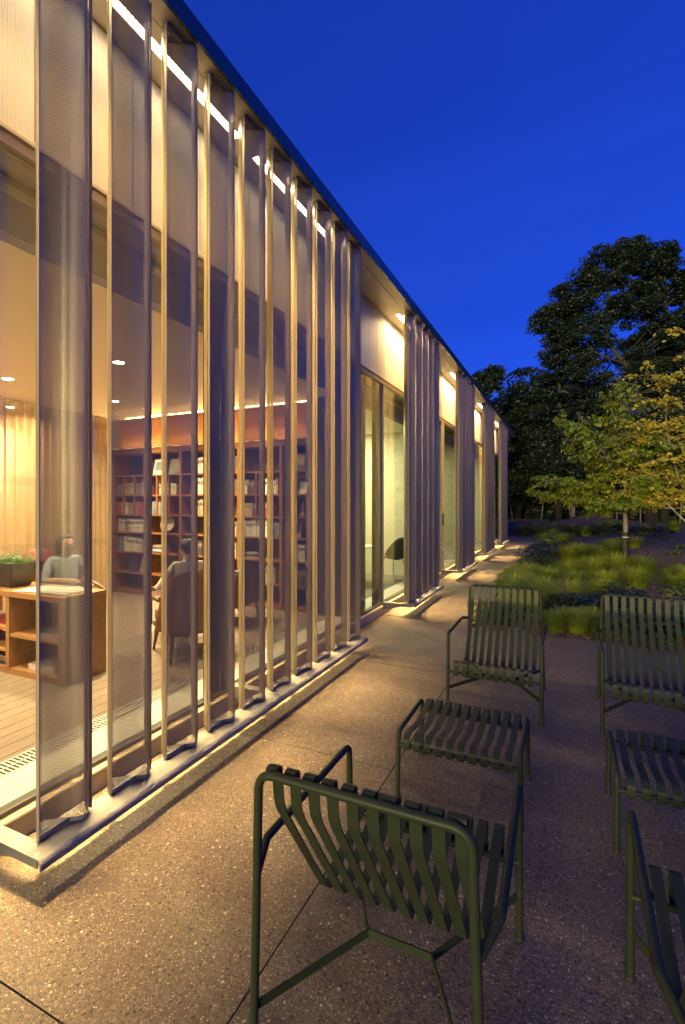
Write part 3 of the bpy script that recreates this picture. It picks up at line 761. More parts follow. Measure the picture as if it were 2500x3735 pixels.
BOOKC = {'pale': [(0.55,0.52,0.46),(0.62,0.58,0.50),(0.45,0.43,0.38)], 'blue': [(0.05,0.13,0.30),(0.10,0.22,0.38),(0.20,0.26,0.30)],
         'dark': [(0.05,0.045,0.05),(0.09,0.05,0.04),(0.04,0.05,0.08)], 'red': [(0.30,0.04,0.04),(0.22,0.03,0.05)],
         'tan': [(0.34,0.25,0.15),(0.42,0.33,0.20),(0.26,0.17,0.10)], 'grey': [(0.25,0.25,0.25),(0.35,0.34,0.33)]}
bookmats = {k: [plain('book_%s' % k, c, 0.6, 0, 0.1, 20) for c in v] for k, v in BOOKC.items()}
def bookmesh(w, d, h, col):
    m_ = MB(); c = 0.003
    m_.box(0, w, 0, d, 0, h); me = m_.mesh('book', col); return me
pagem = M['paper']
bmesh_cache = {}
def standing_book(x, z, w, d, h, colname, label, lean=0.0):
    key = (round(w,3), round(h,2), colname, rnd.randrange(3))
    if key not in bmesh_cache:
        m_ = MB(); c = 0.0025
        # cover: spine and two boards
        m_.box(0, w, 0, 0.004, 0, h); m_.box(0, c, 0.004, d, 0, h); m_.box(w-c, w, 0.004, d, 0, h)
        cov = m_.mesh('book', bookmats[colname][key[3] % len(bookmats[colname])])
        m2 = MB(); m2.box(c, w-c, 0.0041, d-0.006, 0.003, h-0.004); pg = m2.mesh('pages', pagem)
        m3 = MB(); m3.box(w*0.18, w*0.82, -0.0006, 0.0, h*0.62, h*0.82); lb = m3.mesh('spine_label', bookmats['tan' if colname in ('dark','red','blue') else 'dark'][0])
        bmesh_cache[key] = (cov, pg, lb)
    cov, pg, lb = bmesh_cache[key]
    o = link('book', cov, None, (x, SY+0.03+rnd.uniform(0,0.02), z)); o.rotation_euler = (0, lean, 0)
    link('pages', pg, o); link('spine_label', lb, o)
    tag(o, label, 'book', 'books on the bookcase shelves')
    return o
BAYN = ['leftmost bay', 'second bay', 'third bay', 'narrow middle bay', 'fifth bay', 'rightmost bay']
ROWN = ['bottom shelf', 'second shelf up', 'third shelf up', 'fourth shelf up', 'fifth shelf up', 'shelf below the top', 'top shelf']
ORD = ['first','second','third','fourth','fifth','sixth','seventh','eighth','ninth','tenth','eleventh','twelfth','thirteenth','fourteenth','fifteenth','sixteenth','seventeenth','eighteenth','nineteenth','twentieth']
CN = {'pale': 'pale', 'blue': 'blue', 'dark': 'dark', 'red': 'red', 'tan': 'tan', 'grey': 'grey'}
PLAN = {  # (bay,row): (start, stop as share of bay, palette, mean height)
 (0,5):(.05,.97,['pale','tan','blue','grey'],.20),(0,4):(.04,.97,['blue','grey','tan','pale','red'],.20),(0,3):(.10,.95,['pale','blue','grey'],.22),(0,2):(.10,.92,['pale','pale','tan','blue'],.24),
 (1,4):(.12,.62,['blue','pale','blue'],.21),(1,5):(.36,.95,['tan','pale'],.18),
 (2,6):(.40,.96,['pale'],.26),(2,5):(.40,.96,['pale'],.26),(2,4):(.30,.95,['grey','pale','tan'],.23),(2,2):(.3,.9,['dark','grey','pale'],.22),(2,1):(.1,.6,['dark','grey'],.23),
 (3,6):(.1,.9,['pale','tan'],.24),(3,5):(.1,.9,['pale','grey'],.22),(3,4):(.1,.7,['dark','tan'],.23),(3,3):(.1,.9,['tan','grey'],.22),(3,2):(.1,.9,['pale','dark'],.22),
 (4,5):(.04,.96,['pale','pale','pale','dark'],.21),(4,4):(.04,.90,['dark','red','dark','tan'],.20),(4,3):(.06,.96,['pale','blue','grey','pale'],.24),(4,1):(.25,.9,['dark','grey','pale'],.24),
 (5,5):(.05,.42,['pale','tan'],.23),(5,4):(.06,.4,['red'],.22),(5,2):(.05,.92,['pale','grey','tan','pale'],.25),(5,1):(.55,.9,['red','dark'],.25)}
nb = 0
for (i, r_), (s0, s1, pal, hh) in PLAN.items():
    xa = UPR[i]+0.03; wbay = UPR[i+1]-UPR[i]-0.06
    x = xa+s0*wbay; z = ROWS[r_]+0.0006; xe = xa+s1*wbay
    zt = ROWS[r_+1]-0.03 if r_ < 6 else 2.47
    run = rnd.choice(pal); left = rnd.randrange(2, 5); kb = 0
    while True:
        w = rnd.uniform(0.030, 0.052)
        hit = [d for d in DIV.get((i, r_), []) if x < d+0.014 and x+w > d-0.014]
        if hit: x = hit[0]+0.015; continue
        if x+w > xe: break
        h = min(zt-z-0.01, hh*rnd.uniform(0.92, 1.08))
        standing_book(x, z, w, rnd.choice((0.16, 0.18)), h, run, '%s book, %s from the left, %s, %s of the bookcase' % (CN[run], ORD[kb], ROWN[r_], BAYN[i])); nb += 1; kb += 1
        x += w+0.0015; left -= 1
        if left == 0: run = rnd.choice(pal); left = rnd.randrange(2, 5)
def flat_books(x, z, n, label, y=SY+0.04, w=0.24, d=0.17, cols=('dark','pale','blue','tan')):
    for k in range(n):
        h = rnd.uniform(0.022, 0.038); c = bookmats[cols[k % len(cols)]][0]
        m_ = MB(); m_.box(0, w-0.01*k, 0, 0.004, 0, h); m_.box(0, w-0.01*k, 0.004, d, 0, 0.003); m_.box(0, w-0.01*k, 0.004, d, h-0.003, h)
        o = m_.build('book', c); o.location = (x+0.004*k, y, z); tag(o, '%s, %s' % (label, ('lowest','second','third','fourth')[k] + ' of the pile'), 'book')
        m2 = MB(); m2.box(0.003, w-0.013-0.01*k, 0.0041, d-0.005, 0.0031, h-0.0031); m2.build('pages', pagem, o)
        z += h+0.0006
flat_books(-6.22, ROWS[2]+0.0006, 4, 'book lying flat in the bay with the round plate')
flat_books(-4.35, ROWS[2]+0.0006, 3, 'book lying flat behind the wooden chair', cols=('tan','dark','grey'))
flat_books(-3.6, ROWS[1]+0.0006, 2, 'book lying flat low in the rightmost bay', cols=('dark','grey'))
flat_books(-4.40, ROWS[0]+0.0006, 3, 'book lying flat on the bottom shelf near the chair legs', cols=('red','dark','tan'))
def stood_frame(x, z, w, h, label, face, inner=None, tilt=0.22):
    root = empty('picture_frame', (x, SY+0.10, z)); root.rotation_euler = (0, 0, 0); tag(root, label, 'frame')
    def slabt(x0, x1, h0, h1, t0, t1, name, mat, par):
        m_ = MB()
        c, s = math.cos(tilt), math.sin(tilt)
        pts = []
        for hh_ in (h0, h1):
            for tt in (t0, t1):
                for xx in (x0, x1): pts.append((xx, hh_*s+tt*c, hh_*c-tt*s+0.001))
        n = len(m_.v); m_.v += pts
        for q in ((0,1,3,2),(4,6,7,5),(0,4,5,1),(2,3,7,6),(0,2,6,4),(1,5,7,3)): m_.f.append(tuple(n+i for i in q))
        return m_.build(name, mat, par)
    slabt(0, w, 0.004, h, 0, 0.012, 'board', face, root)
    if inner: slabt(w*0.15, w*0.85, h*0.25, h*0.82, -0.0015, -0.0003, 'print', inner, root)
stood_frame(-6.27, ROWS[6]+0.0006, 0.26, 0.27, 'pale framed certificate leaning on the top shelf', M['paper'], bookmats['blue'][2])
stood_frame(-5.93, ROWS[6]+0.0006, 0.26, 0.26, 'grey folder leaning on the top shelf beside the certificate', bookmats['grey'][1])
stood_frame(-6.85, ROWS[1]+0.0006, 0.22, 0.28, 'dark green picture book leaning low in the leftmost bay', bookmats['dark'][2])
stood_frame(-6.58, ROWS[1]+0.0006, 0.18, 0.25, 'tan picture book leaning low in the leftmost bay', bookmats['tan'][1])
stood_frame(-5.05, ROWS[3]+0.0006, 0.17, 0.26, 'tan patterned frame leaning right of the round plate', bookmats['tan'][1], bookmats['dark'][1])
stood_frame(-3.60, ROWS[5]+0.0006, 0.26, 0.28, 'award certificate with round green seal in the rightmost bay', M['paper'], bookmats['blue'][2])
stood_frame(-3.62, ROWS[6]+0.0006, 0.26, 0.30, 'black plaque with gold marks on the top shelf of the rightmost bay', bookmats['dark'][0], bookmats['tan'][0])
stood_frame(-3.62, ROWS[3]+0.0006, 0.18, 0.24, 'small brown framed picture in the rightmost bay', bookmats['tan'][2], bookmats['dark'][1])
stood_frame(-3.66, ROWS[1]+0.0006, 0.15, 0.27, 'white booklet leaning low in the rightmost bay', M['paper'])
# statuette
m_ = MB(); m_.lathe([(0.04,0.0006),(0.04,0.05),(0.02,0.055),(0.012,0.09),(0.022,0.13),(0.03,0.16),(0.012,0.185),(0.018,0.21),(0.003,0.23)], 14)
o = m_.build('statuette', bookmats['tan'][0], None, True); o.location = (-3.42, SY+0.14, ROWS[4]); tag(o, 'small bronze statuette on a block in the rightmost bay', 'statuette')
# round plate
root = empty('decorative_plate', (-5.93, SY+0.10, ROWS[3])); tag(root, 'round cream plate standing upright on the bookcase shelf', 'plate')
m_ = MB(); m_.lathe([(0.001,0.0),(0.09,0.002),(0.145,0.018),(0.148,0.024),(0.09,0.012),(0.001,0.010)], 28)
o = m_.build('dish', plain('cream_ceramic',(0.62,0.55,0.44),0.3), root, True); o.location = (0,0,0.152); o.rotation_euler = (R(78),0,0)
m_ = MB(); m_.box(-0.05,0.05,-0.05,0.06,0.0006,0.012); m_.build('stand', M['walnut'], root)

# ---- console (open sided)
cs = empty('console_table', (-4.9, 2.93, FZ)); tag(cs, 'long oak console with open shelves in front of the window', 'console')
csi = Matrix.Translation((4.9, -2.93, -FZ))
def cpart(mb, n, mat):
    o = mb.build(n, mat, None); o.parent = cs; o.matrix_parent_inverse = csi; return o
CX0, CX1, CY0, CY1 = -6.3, -3.85, 2.715, 3.15
b = MB(); b.box(CX0, CX1, CY0, CY1, 0.83, 0.88, 0.004); cpart(b, 'top', M['oak'])
for x in (CX0+0.002, -5.45, -4.63): b = MB(); b.box(x, x+0.048, CY0+0.006, CY1-0.006, 0.185, 0.829); cpart(b, 'upright', M['oak'])
b = MB(); b.box(CX1-0.052, CX1-0.002, CY0+0.002, CY1-0.002, FZ, 0.829); cpart(b, 'end_panel', M['oak'])
b = MB(); b.box(CX0+0.002, CX1-0.0525, CY0+0.012, CY1-0.012, FZ, 0.184); cpart(b, 'plinth', M['oak'])
b = MB(); b.box(-4.58, CX1-0.053, CY0+0.012, CY1-0.03, 0.47, 0.495); cpart(b, 'shelf', M['oak'])
b = MB(); b.box(-4.58, CX1-0.053, CY1-0.028, CY1-0.01, 0.186, 0.828); cpart(b, 'back_panel', M['cherryv'])
for zz in (0.345, 0.545):
    b = MB(); b.box(-5.40, -4.632, CY0+0.012, CY1-0.012, zz-0.022, zz); cpart(b, 'shelf', M['oak'])
    b = MB(); b.box(CX0+0.051, -5.452, CY0+0.012, CY1-0.012, zz-0.022, zz); cpart(b, 'shelf', M['oak'])
def lying(x, y, z, w, d, h, mat, label, rz=0.0):
    root = empty('book', (x, y, z), rz); tag(root, label, 'book')
    m_ = MB(); m_.box(0, w, 0, 0.004, 0, h); m_.box(0, w, 0.004, d, 0, 0.004); m_.box(0, w, 0.004, d, h-0.004, h); m_.build('cover', mat, root)
    m_ = MB(); m_.box(0.004, w-0.006, 0.0041, d-0.006, 0.0041, h-0.0041); m_.build('pages', M['paper'], root)
lying(-5.02, 2.78, 0.5456, 0.34, 0.26, 0.045, bookmats['red'][0], 'thick red book on the console shelf under the planter', 0.05)
lying(-5.34, 2.80, 0.5456, 0.30, 0.24, 0.03, bookmats['grey'][0], 'grey book beside the red one on the console', -0.04)
lying(-5.02, 2.76, 0.1846, 0.34, 0.27, 0.032, bookmats['dark'][0], 'black book lowest in the console pile', 0.03)
lying(-5.02, 2.77, 0.2176, 0.34, 0.26, 0.045, bookmats['tan'][2], 'brown book on the black one in the console pile', -0.03)
lying(-5.40, 2.80, 0.3456, 0.30, 0.24, 0.03, bookmats['red'][1], 'flat red book on the low console shelf', 0.02)
lying(-4.40, 2.78, 0.1846, 0.36, 0.25, 0.05, bookmats['pale'][0], 'cream book lying at the bottom of the end compartment', 0.0)
lying(-4.28, 2.78, 0.4956, 0.30, 0.24, 0.025, bookmats['grey'][1], 'pale grey book on the shelf of the end compartment', 0.0)
# open magazine / papers on top
root = empty('open_book', (-4.25, 2.90, 0.8806), 0.12); tag(root, 'large open book with white pages lying on the console', 'book')
V = []; Fq = []; n = 14
for i in range(n+1):
    t = -1+2*i/n; zz = 0.028*abs(t)**0.5*(1-abs(t))*1.6+0.006
    for yy in (-0.15, 0.15): V.append((0.30*t, yy, zz))
for i in range(n+1):
    for yy in (-0.15, 0.15): V.append((0.30*(-1+2*i/n), yy, 0.0))
o2 = (n+1)*2
for i in range(n):
    a = 2*i; Fq += [(a, a+2, a+3, a+1), (o2+a, o2+a+1, o2+a+3, o2+a+2), (a, o2+a, o2+a+2, a+2), (a+1, a+3, o2+a+3, o2+a+1)]
Fq += [(0, 1, o2+1, o2), (2*n, o2+2*n, o2+2*n+1, 2*n+1)]
link('pages', np_mesh('pages', V, Fq, M['paper']), root)
# planter and fern
pl = empty('planter', (-4.90, 2.93, 0.8806)); tag(pl, 'dark charcoal tapered planter standing on the console', 'planter')
m_ = MB()
def ring4(hx, hy, z, r_=0.02, n=4):
    out = []
    for sx, sy, a0 in ((1,1,0),(-1,1,90),(-1,-1,180),(1,-1,270)):
        for k in range(n+1):
            a = R(a0+90*k/n); out.append((sx*(hx-r_)+r_*math.cos(a), sy*(hy-r_)+r_*math.sin(a), z))
    return out
levels = [(0.15,0.10,0.0),(0.155,0.105,0.01),(0.22,0.135,0.09),(0.255,0.15,0.17),(0.262,0.155,0.235),(0.245,0.14,0.235),(0.235,0.13,0.19)]
rings = [ring4(*l) for l in levels]; nn = len(rings[0])
for rg in rings: m_.v += rg
for i in range(len(rings)-1):
    for k in range(nn): k2 = (k+1) % nn; m_.f.append((i*nn+k, i*nn+k2, (i+1)*nn+k2, (i+1)*nn+k))
m_.f.append(tuple(range(nn))[::-1]); m_.f.append(tuple((len(rings)-1)*nn+k for k in range(nn)))
m_.build('pot', M['planter'], pl, True, R(50))
fr = empty('fern_plant', (-4.90, 2.93, 1.072)); tag(fr, 'bushy green fern growing in the charcoal planter', 'plant')
V = []; Fq = []
for k in range(70):
    a = rnd.uniform(0, 2*math.pi); x0, y0 = rnd.uniform(-0.19,0.19), rnd.uniform(-0.09,0.09)
    ln = rnd.uniform(0.14, 0.30); up = rnd.uniform(0.35, 1.1)
    dx, dy = math.cos(a), math.sin(a)*0.6
    for s_ in range(1, 10):
        t = s_/9; px = x0+dx*ln*t*0.8; py = y0+dy*ln*t*0.8; pz = ln*(up*t-0.75*t*t)+0.02
        for sg in (-1, 1):
            w = 0.030*(1-0.6*t); ex, ey = -dy*sg*w+dx*0.012, dx*sg*w+dy*0.012
            b0 = len(V)
            V += [(px,py,pz),(px+ex*0.5+dx*0.009,py+ey*0.5+dy*0.009,pz+0.006),(px+ex,py+ey,pz-0.004),(px+ex*0.5-dx*0.009,py+ey*0.5-dy*0.009,pz+0.003)]
            Fq.append((b0,b0+1,b0+2,b0+3))
link('fronds', np_mesh('fronds', V, Fq, M['fern']), fr)

# ---- lounge armchairs indoors
def armchair(loc, rz, mat, label, back=0.62):
    root = empty('armchair', loc, rz); tag(root, label, 'armchair')
    b = MB(); b.box(-0.30,0.30,-0.28,0.32,0.30,0.43,0.045); b.build('seat_cushion', mat, root, True, R(40))
    # curved back: sweep
    m_ = MB(); n = 14
    prof = [(-0.045,0.30),(0.045,0.30),(0.05,0.55),(0.03,back+0.26),(0.0,back+0.29),(-0.03,back+0.26),(-0.06,0.55)]
    for i in range(n+1):
        t = -1+2*i/n; ang = t*R(62); rad = 0.42
        cx, cyy = rad*math.sin(ang), -0.36+0.36*(1-math.cos(ang))
        for (d, z) in prof:
            zz = z if z < 0.5 else z-0.16*abs(t)**2.5
            q = d-0.10*(z-0.3)
            m_.v.append((cx-math.sin(ang)*(-q), cyy+math.cos(ang)*q, zz))
    k_ = len(prof)
    for i in range(n):
        for k in range(k_): k2 = (k+1) % k_; m_.f.append((i*k_+k, i*k_+k2, (i+1)*k_+k2, (i+1)*k_+k))
    m_.f.append(tuple(range(k_))); m_.f.append(tuple(n*k_+k for k in range(k_))[::-1])
    m_.build('backrest', mat, root, True, R(50))
    b = MB(); b.box(-0.31,0.31,-0.30,0.31,0.255,0.299,0.006); b.build('seat_frame', M['walnut'], root)
    for sx in (-1,1):
        for sy in (-1,1):
            m_ = MB(); m_.tube([(sx*0.27,sy*0.26,0.254),(sx*0.30,sy*0.31,0.0)], [0.024,0.013], 8); m_.build('leg', M['walnut'], root)
        m_ = MB(); m_.tube([(sx*0.34,0.28,0.28),(sx*0.35,0.26,0.54),(sx*0.36,0.05,0.60),(sx*0.37,-0.16,0.60)], [0.022,0.024,0.026,0.02], 8); m_.build('armrest', M['walnut'], root, True)
    return root
armchair((-5.18, 3.64, FZ), R(-90), M['redleather'], 'dark red leather armchair behind the console, person in blue seated in it', 0.72)
armchair((-3.55, 3.93, FZ), R(60), M['leather'], 'brown leather armchair with its back to the window, person in a striped shirt in it', 0.62)
armchair((-3.95, 5.05, FZ), R(105), M['walnut'], 'dark wooden armchair standing empty near the bookcase', 0.52)
# side table
root = empty('side_table', (-4.22, 4.35, FZ)); tag(root, 'small round dark side table between the armchairs', 'table')
m_ = MB(); m_.lathe([(0.25,0.46),(0.26,0.47),(0.26,0.482),(0.25,0.49)], 28); m_.build('table_top', M['walnut'], root)
for k in range(3):
    a = R(120*k+20); m_ = MB(); m_.tube([(0.06*math.cos(a),0.06*math.sin(a),0.46),(0.22*math.cos(a),0.22*math.sin(a),0.0)], [0.016,0.011], 8); m_.build('leg', M['walnut'], root)
lying(-4.36, 4.26, 0.6206, 0.26, 0.19, 0.02, bookmats['blue'][1], 'blue book on the small round side table', 0.3)
# second low bench table and rug piece near the bookcase
# ---- people
def person(name_label, joints, edges, colfn, hairfn, root_loc, mats):
    root = empty('person', root_loc); tag(root, name_label, 'person')
    keys = list(joints); idx = {k: i for i, k in enumerate(keys)}
    me = bpy.data.meshes.new('body_skel'); me.from_pydata([joints[k][0] for k in keys], [(idx[a], idx[b]) for a, b in edges], []); me.update()
    tmp = bpy.data.objects.new('body_skel', me); COL.objects.link(tmp)
    sk = tmp.modifiers.new('skin', 'SKIN'); sk.use_smooth_shade = True
    sd = me.skin_vertices[0].data
    for k in keys:
        r_ = joints[k][1]; r_ = (r_, r_) if isinstance(r_, (int, float)) else r_
        sd[idx[k]].radius = r_; sd[idx[k]].use_root = (k == 'pelvis')
    su = tmp.modifiers.new('sub', 'SUBSURF'); su.levels = 2; su.render_levels = 2
    bpy.context.view_layer.update()
    dg = bpy.context.evaluated_depsgraph_get()
    bm_ = bpy.data.meshes.new_from_object(tmp.evaluated_get(dg)); bm_.name = 'body'
    bpy.data.objects.remove(tmp)
    bm_.materials.clear()
    for m_ in mats: bm_.materials.append(m_)
    P = np.array([joints[k][0] for k in keys])
    for p in bm_.polygons:
        c = np.array(p.center); d = np.linalg.norm(P-c, axis=1)/np.array([max(0.03, np.mean(joints[k][1])) for k in keys])
        p.material_index = colfn(keys[int(np.argmin(d))], c); p.use_smooth = True
    link('body', bm_, root)
    hairfn(root); root.scale = (0.92,)*3
    return root
def hand(J, E, wr, side, d, up, prefix, rs=1.0):
    """palm and five fingers from wrist joint; d forward, up palm normal"""
    d = Vector(d).normalized(); up = Vector(up).normalized(); s = d.cross(up)*side
    w = Vector(J[wr][0])
    J[prefix+'palm'] = (tuple(w+d*0.05), (0.034, 0.016)); E.append((wr, prefix+'palm'))
    for k, (off, ln) in enumerate(((-0.028,0.070),(-0.009,0.080),(0.010,0.074),(0.028,0.058))):
        a = w+d*0.088+s*off; b_ = a+d*ln*0.55-up*0.012; c = a+d*ln*0.9-up*0.034
        for nme, p, r_ in (('a',a,0.010),('b',b_,0.009),('c',c,0.0075)): J[prefix+'f%d%s' % (k,nme)] = (tuple(p), r_)
        E += [(prefix+'palm', prefix+'f%da' % k), (prefix+'f%da' % k, prefix+'f%db' % k), (prefix+'f%db' % k, prefix+'f%dc' % k)]
    a = w+d*0.040-s*0.042; b_ = a+d*0.035-s*0.018-up*0.012
    J[prefix+'ta'] = (tuple(a), 0.011); J[prefix+'tb'] = (tuple(b_), 0.009)
    E += [(prefix+'palm', prefix+'ta'), (prefix+'ta', prefix+'tb')]
def seated(rz, crossed=True, lean=0.0, arms=None):
    """seated figure facing local +x, seat at z=.43 above the floor"""
    J = {}; E = []
    J['pelvis'] = ((0,0,0.53),(0.145,0.12)); J['waist'] = ((-0.02+lean*0.3,0,0.70),(0.135,0.105)); J['chest'] = ((-0.02+lean,0,0.90),(0.155,0.115))
    J['neckb'] = ((-0.01+lean*1.3,0,1.03),(0.070,0.065)); J['neck'] = ((0.01+lean*1.4,0,1.085),0.052)
    J['jaw'] = ((0.040+lean*1.5,0,1.135),(0.058,0.062)); J['face'] = ((0.035+lean*1.5,0,1.195),(0.072,0.088)); J['crown'] = ((0.015+lean*1.5,0,1.255),(0.070,0.078))
    J['nose'] = ((0.128+lean*1.5,0,1.185),0.012)
    E += [('pelvis','waist'),('waist','chest'),('chest','neckb'),('neckb','neck'),('neck','jaw'),('jaw','face'),('face','crown'),('face','nose')]
    for s, n in ((1,'l'),(-1,'r')):
        J[n+'sho'] = ((-0.02+lean*1.2, s*0.165, 0.985), 0.062); E.append(('chest', n+'sho'))
        J[n+'hip'] = ((0.06, s*0.095, 0.50), 0.092); E.append(('pelvis', n+'hip'))
        if crossed and n == 'r':
            J[n+'kne'] = ((0.44, s*0.06, 0.70), 0.066); J[n+'ank'] = ((0.46, s*-0.12, 0.33), 0.042); J[n+'toe'] = ((0.58, s*-0.13, 0.27), 0.034)
        else:
            J[n+'kne'] = ((0.47, s*0.12, 0.52), 0.064); J[n+'ank'] = ((0.46, s*0.12, 0.085), 0.042); J[n+'toe'] = ((0.62, s*0.13, 0.036), 0.034)
        J[n+'cal'] = (tuple(np.array(J[n+'kne'][0])*0.65+np.array(J[n+'ank'][0])*0.35), 0.058)
        E += [(n+'hip', n+'kne'), (n+'kne', n+'cal'), (n+'cal', n+'ank'), (n+'ank', n+'toe')]
        el, wr = arms[n]
        J[n+'elb'] = (el, 0.044); J[n+'wri'] = (wr, 0.028)
        J[n+'for'] = (tuple(np.array(el)*0.6+np.array(wr)*0.4), 0.042)
        E += [(n+'sho', n+'elb'), (n+'elb', n+'for'), (n+'for', n+'wri')]
        d = np.array(wr)-np.array(el); hand(J, E, n+'wri', s, tuple(d), (0, 0, 1), n)
    c, s_ = math.cos(rz), math.sin(rz)
    J = {k: ((p[0]*c-p[1]*s_, p[0]*s_+p[1]*c, p[2]), r_) for k, (p, r_) in J.items()}
    return J, E
def colfn_factory(long_sleeve=True):
    def f(k, c):
        if k in ('neck','jaw','face','crown','nose') or 'palm' in k or k[1:2] == 'f' and k[-1] in 'abc' and len(k) > 3 or k[1:] in ('ta','tb','wri'): return 0
        if k[1:] in ('kne','cal','hip') or k == 'pelvis': return 2
        if k[1:] in ('ank','toe'): return 3
        if not long_sleeve and k[1:] == 'for': return 0
        return 1
    return f
def hair_factory(rz, lean, style):
    def f(root):
        m_ = MB(); c = Vector((0.005+lean*1.5, 0, 1.215)); n, k_ = 20, 12
        for i in range(k_+1):
            th = math.pi*i/k_
            for j in range(n):
                ph = 2*math.pi*j/n
                x, y, z = math.sin(th)*math.cos(ph), math.sin(th)*math.sin(ph), math.cos(th)
                front = max(0, x)
                rx, ry, rz_ = 0.098, 0.092, 0.088
                if style == 'long':
                    zz = z*rz_*(1.08 if z > 0 else 3.3*(1-0.8*front)); xx = x*rx*(1-0.38*front if z < 0.35 else 1.05); yy = y*ry*(1.08 if z > 0 else 1.25)
                else:
                    zz = z*rz_*(1.0 if z > 0 else 1.05*(1-0.8*front)); xx = x*rx*(1-0.4*front if z < 0.45 else 1); yy = y*ry
                xx -= 0.012*(1-z)
                wob = 1+0.05*math.sin(9*ph+5*th)
                v = Vector((xx*wob, yy*wob, zz))+c
                m_.v.append((v.x*math.cos(rz)-v.y*math.sin(rz), v.x*math.sin(rz)+v.y*math.cos(rz), v.z))
        for i in range(k_):
            for j in range(n): j2 = (j+1) % n; m_.f.append((i*n+j, i*n+j2, (i+1)*n+j2, (i+1)*n+j))
        m_.build('hair', M['hair'], root, True)
    return f
J, E = seated(R(-8), True, 0.02, {'l': ((-0.02,0.26,0.74),(0.22,0.16,0.70)), 'r': ((0.08,-0.27,0.76),(0.30,-0.12,0.775))})
person('dark haired person in a pale blue top and dark trousers, seated behind the console', J, E, colfn_factory(False), hair_factory(R(-8), 0.02, 'long'), (-5.10, 3.62, FZ), [M['skin'], M['tealshirt'], M['pants'], M['black']])
J, E = seated(R(150), False, 0.03, {'l': ((0.10,0.30,0.76),(0.36,0.26,0.72)), 'r': ((-0.02,-0.26,0.76),(0.22,-0.20,0.66))})
person('person in a pale striped shirt seated in the brown armchair, turned away', J, E, colfn_factory(True), hair_factory(R(150), 0.03, 'short'), (-3.58, 3.93, FZ-0.02), [M['skin'], M['stripeshirt'], M['pants'], M['black']])

# ---- office room: shell chair and round table
root = empty('shell_chair', (-3.05, 8.95, FZ), R(150)); tag(root, 'dark green shell chair on thin legs in the pale office', 'chair')
m_ = MB(); n, k_ = 14, 10
for i in range(k_+1):
    t = i/k_
    for j in range(n+1):
        s_ = -1+2*j/n
        if t < 0.45:
            q = t/0.45; x = 0.24-0.42*q; z = 0.43+0.01*(1-q)+0.06*s_*s_; y = s_*(0.22+0.03*q)
        else:
            q = (t-0.45)/0.55; x = -0.18-0.10*q+0.16*s_*s_*(1-0.6*q); z = 0.43+0.06*s_*s_*(1-q)+0.42*q-0.10*abs(s_)**3*q+0.02; y = s_*(0.25+0.02*math.sin(q*3.1)-0.06*q*q)
        m_.v.append((x, y, z))
for i in range(k_):
    for j in range(n): a = i*(n+1)+j; m_.f.append((a, a+1, a+n+2, a+n+1))
o = m_.build('shell', M['shell'], root, True); md = o.modifiers.new('solid', 'SOLIDIFY'); md.thickness = 0.014
for sx in (-1,1):
    for sy in (-1,1):
        m_ = MB(); m_.tube([(sx*0.13,sy*0.12,0.43),(sx*0.24,sy*0.23,0.0)], 0.009, 8); m_.build('leg', M['chrome'], root)
root = empty('meeting_table', (-3.65, 8.35, FZ)); tag(root, 'small white round meeting table beside the shell chair', 'table')
m_ = MB(); m_.lathe([(0.38,0.70),(0.40,0.71),(0.40,0.722),(0.38,0.73)], 32); m_.build('table_top', M['white'], root)
m_ = MB(); m_.lathe([(0.24,0.0),(0.24,0.012),(0.035,0.03),(0.03,0.699)], 20); m_.build('pedestal', M['chrome'], root, True, R(40))

# ================================================================== TERRACE CHAIRS
def fillet(pts, rads, n=6):
    P = [Vector(p) for p in pts]; out = [P[0]]
    for i in range(1, len(P)-1):
        r_ = rads[i-1]; a, b, c = P[i-1], P[i], P[i+1]
        if r_ <= 0: out.append(b); continue
        u = (a-b).normalized(); v = (c-b).normalized()
        ang = u.angle(v); d = min(r_/math.tan(ang/2), (a-b).length*0.49, (c-b).length*0.49)
        p0, p1 = b+u*d, b+v*d
        for k in range(n+1):
            t = k/n; out.append(p0*(1-t)**2+b*2*t*(1-t)+p1*t*t)
    out.append(P[-1]); return out
TR = 0.0135
def slat_mesh(prof, w=0.036, th=0.0045):
    """ribbon of flat steel following a (y,z) profile"""
    P = [Vector((0, y, z)) for y, z in prof]; m_ = MB(); n = len(P)
    for i in range(n):
        t = (P[min(i+1,n-1)]-P[max(i-1,0)]).normalized(); nn = Vector((0, -t.z, t.y))
        for sx, sn in ((-1,-1),(1,-1),(1,1),(-1,1)):
            q = P[i]+nn*sn*th/2; m_.v.append((sx*w/2, q.y, q.z))
    for i in range(n-1):
        for k in range(4): k2 = (k+1) % 4; m_.f.append((4*i+k, 4*i+k2, 4*i+4+k2, 4*i+4+k))
    m_.f.append((0,1,2,3)); m_.f.append((4*n-4,4*n-1,4*n-2,4*n-3))
    return m_.mesh('slat', M['chair'], True, R(45))
def arc2(pts, rads, n=5):
    return [(p.y, p.z) for p in fillet([(0, y, z) for y, z in pts], rads, n)]
lprof = arc2([(0.0150,0.872),(0.0150,0.8995),(0.047,0.8995),(0.062,0.76),(0.385,0.270),(0.805,0.405),(0.832,0.395),(0.826,0.292),(0.795,0.287)], [0.018,0.018,0.16,0.055,0.05,0.03,0.02])
oprof = arc2([(-0.27,0.287),(-0.285,0.292),(-0.283,0.345),(-0.245,0.372),(-0.05,0.342),(0.24,0.384),(0.275,0.378),(0.278,0.292),(0.255,0.287)], [0.01,0.03,0.04,0.25,0.03,0.03,0.02])
me_slat = slat_mesh(lprof); me_oslat = slat_mesh(oprof)
XS = [-0.2785+0.0619*k for k in range(10)]
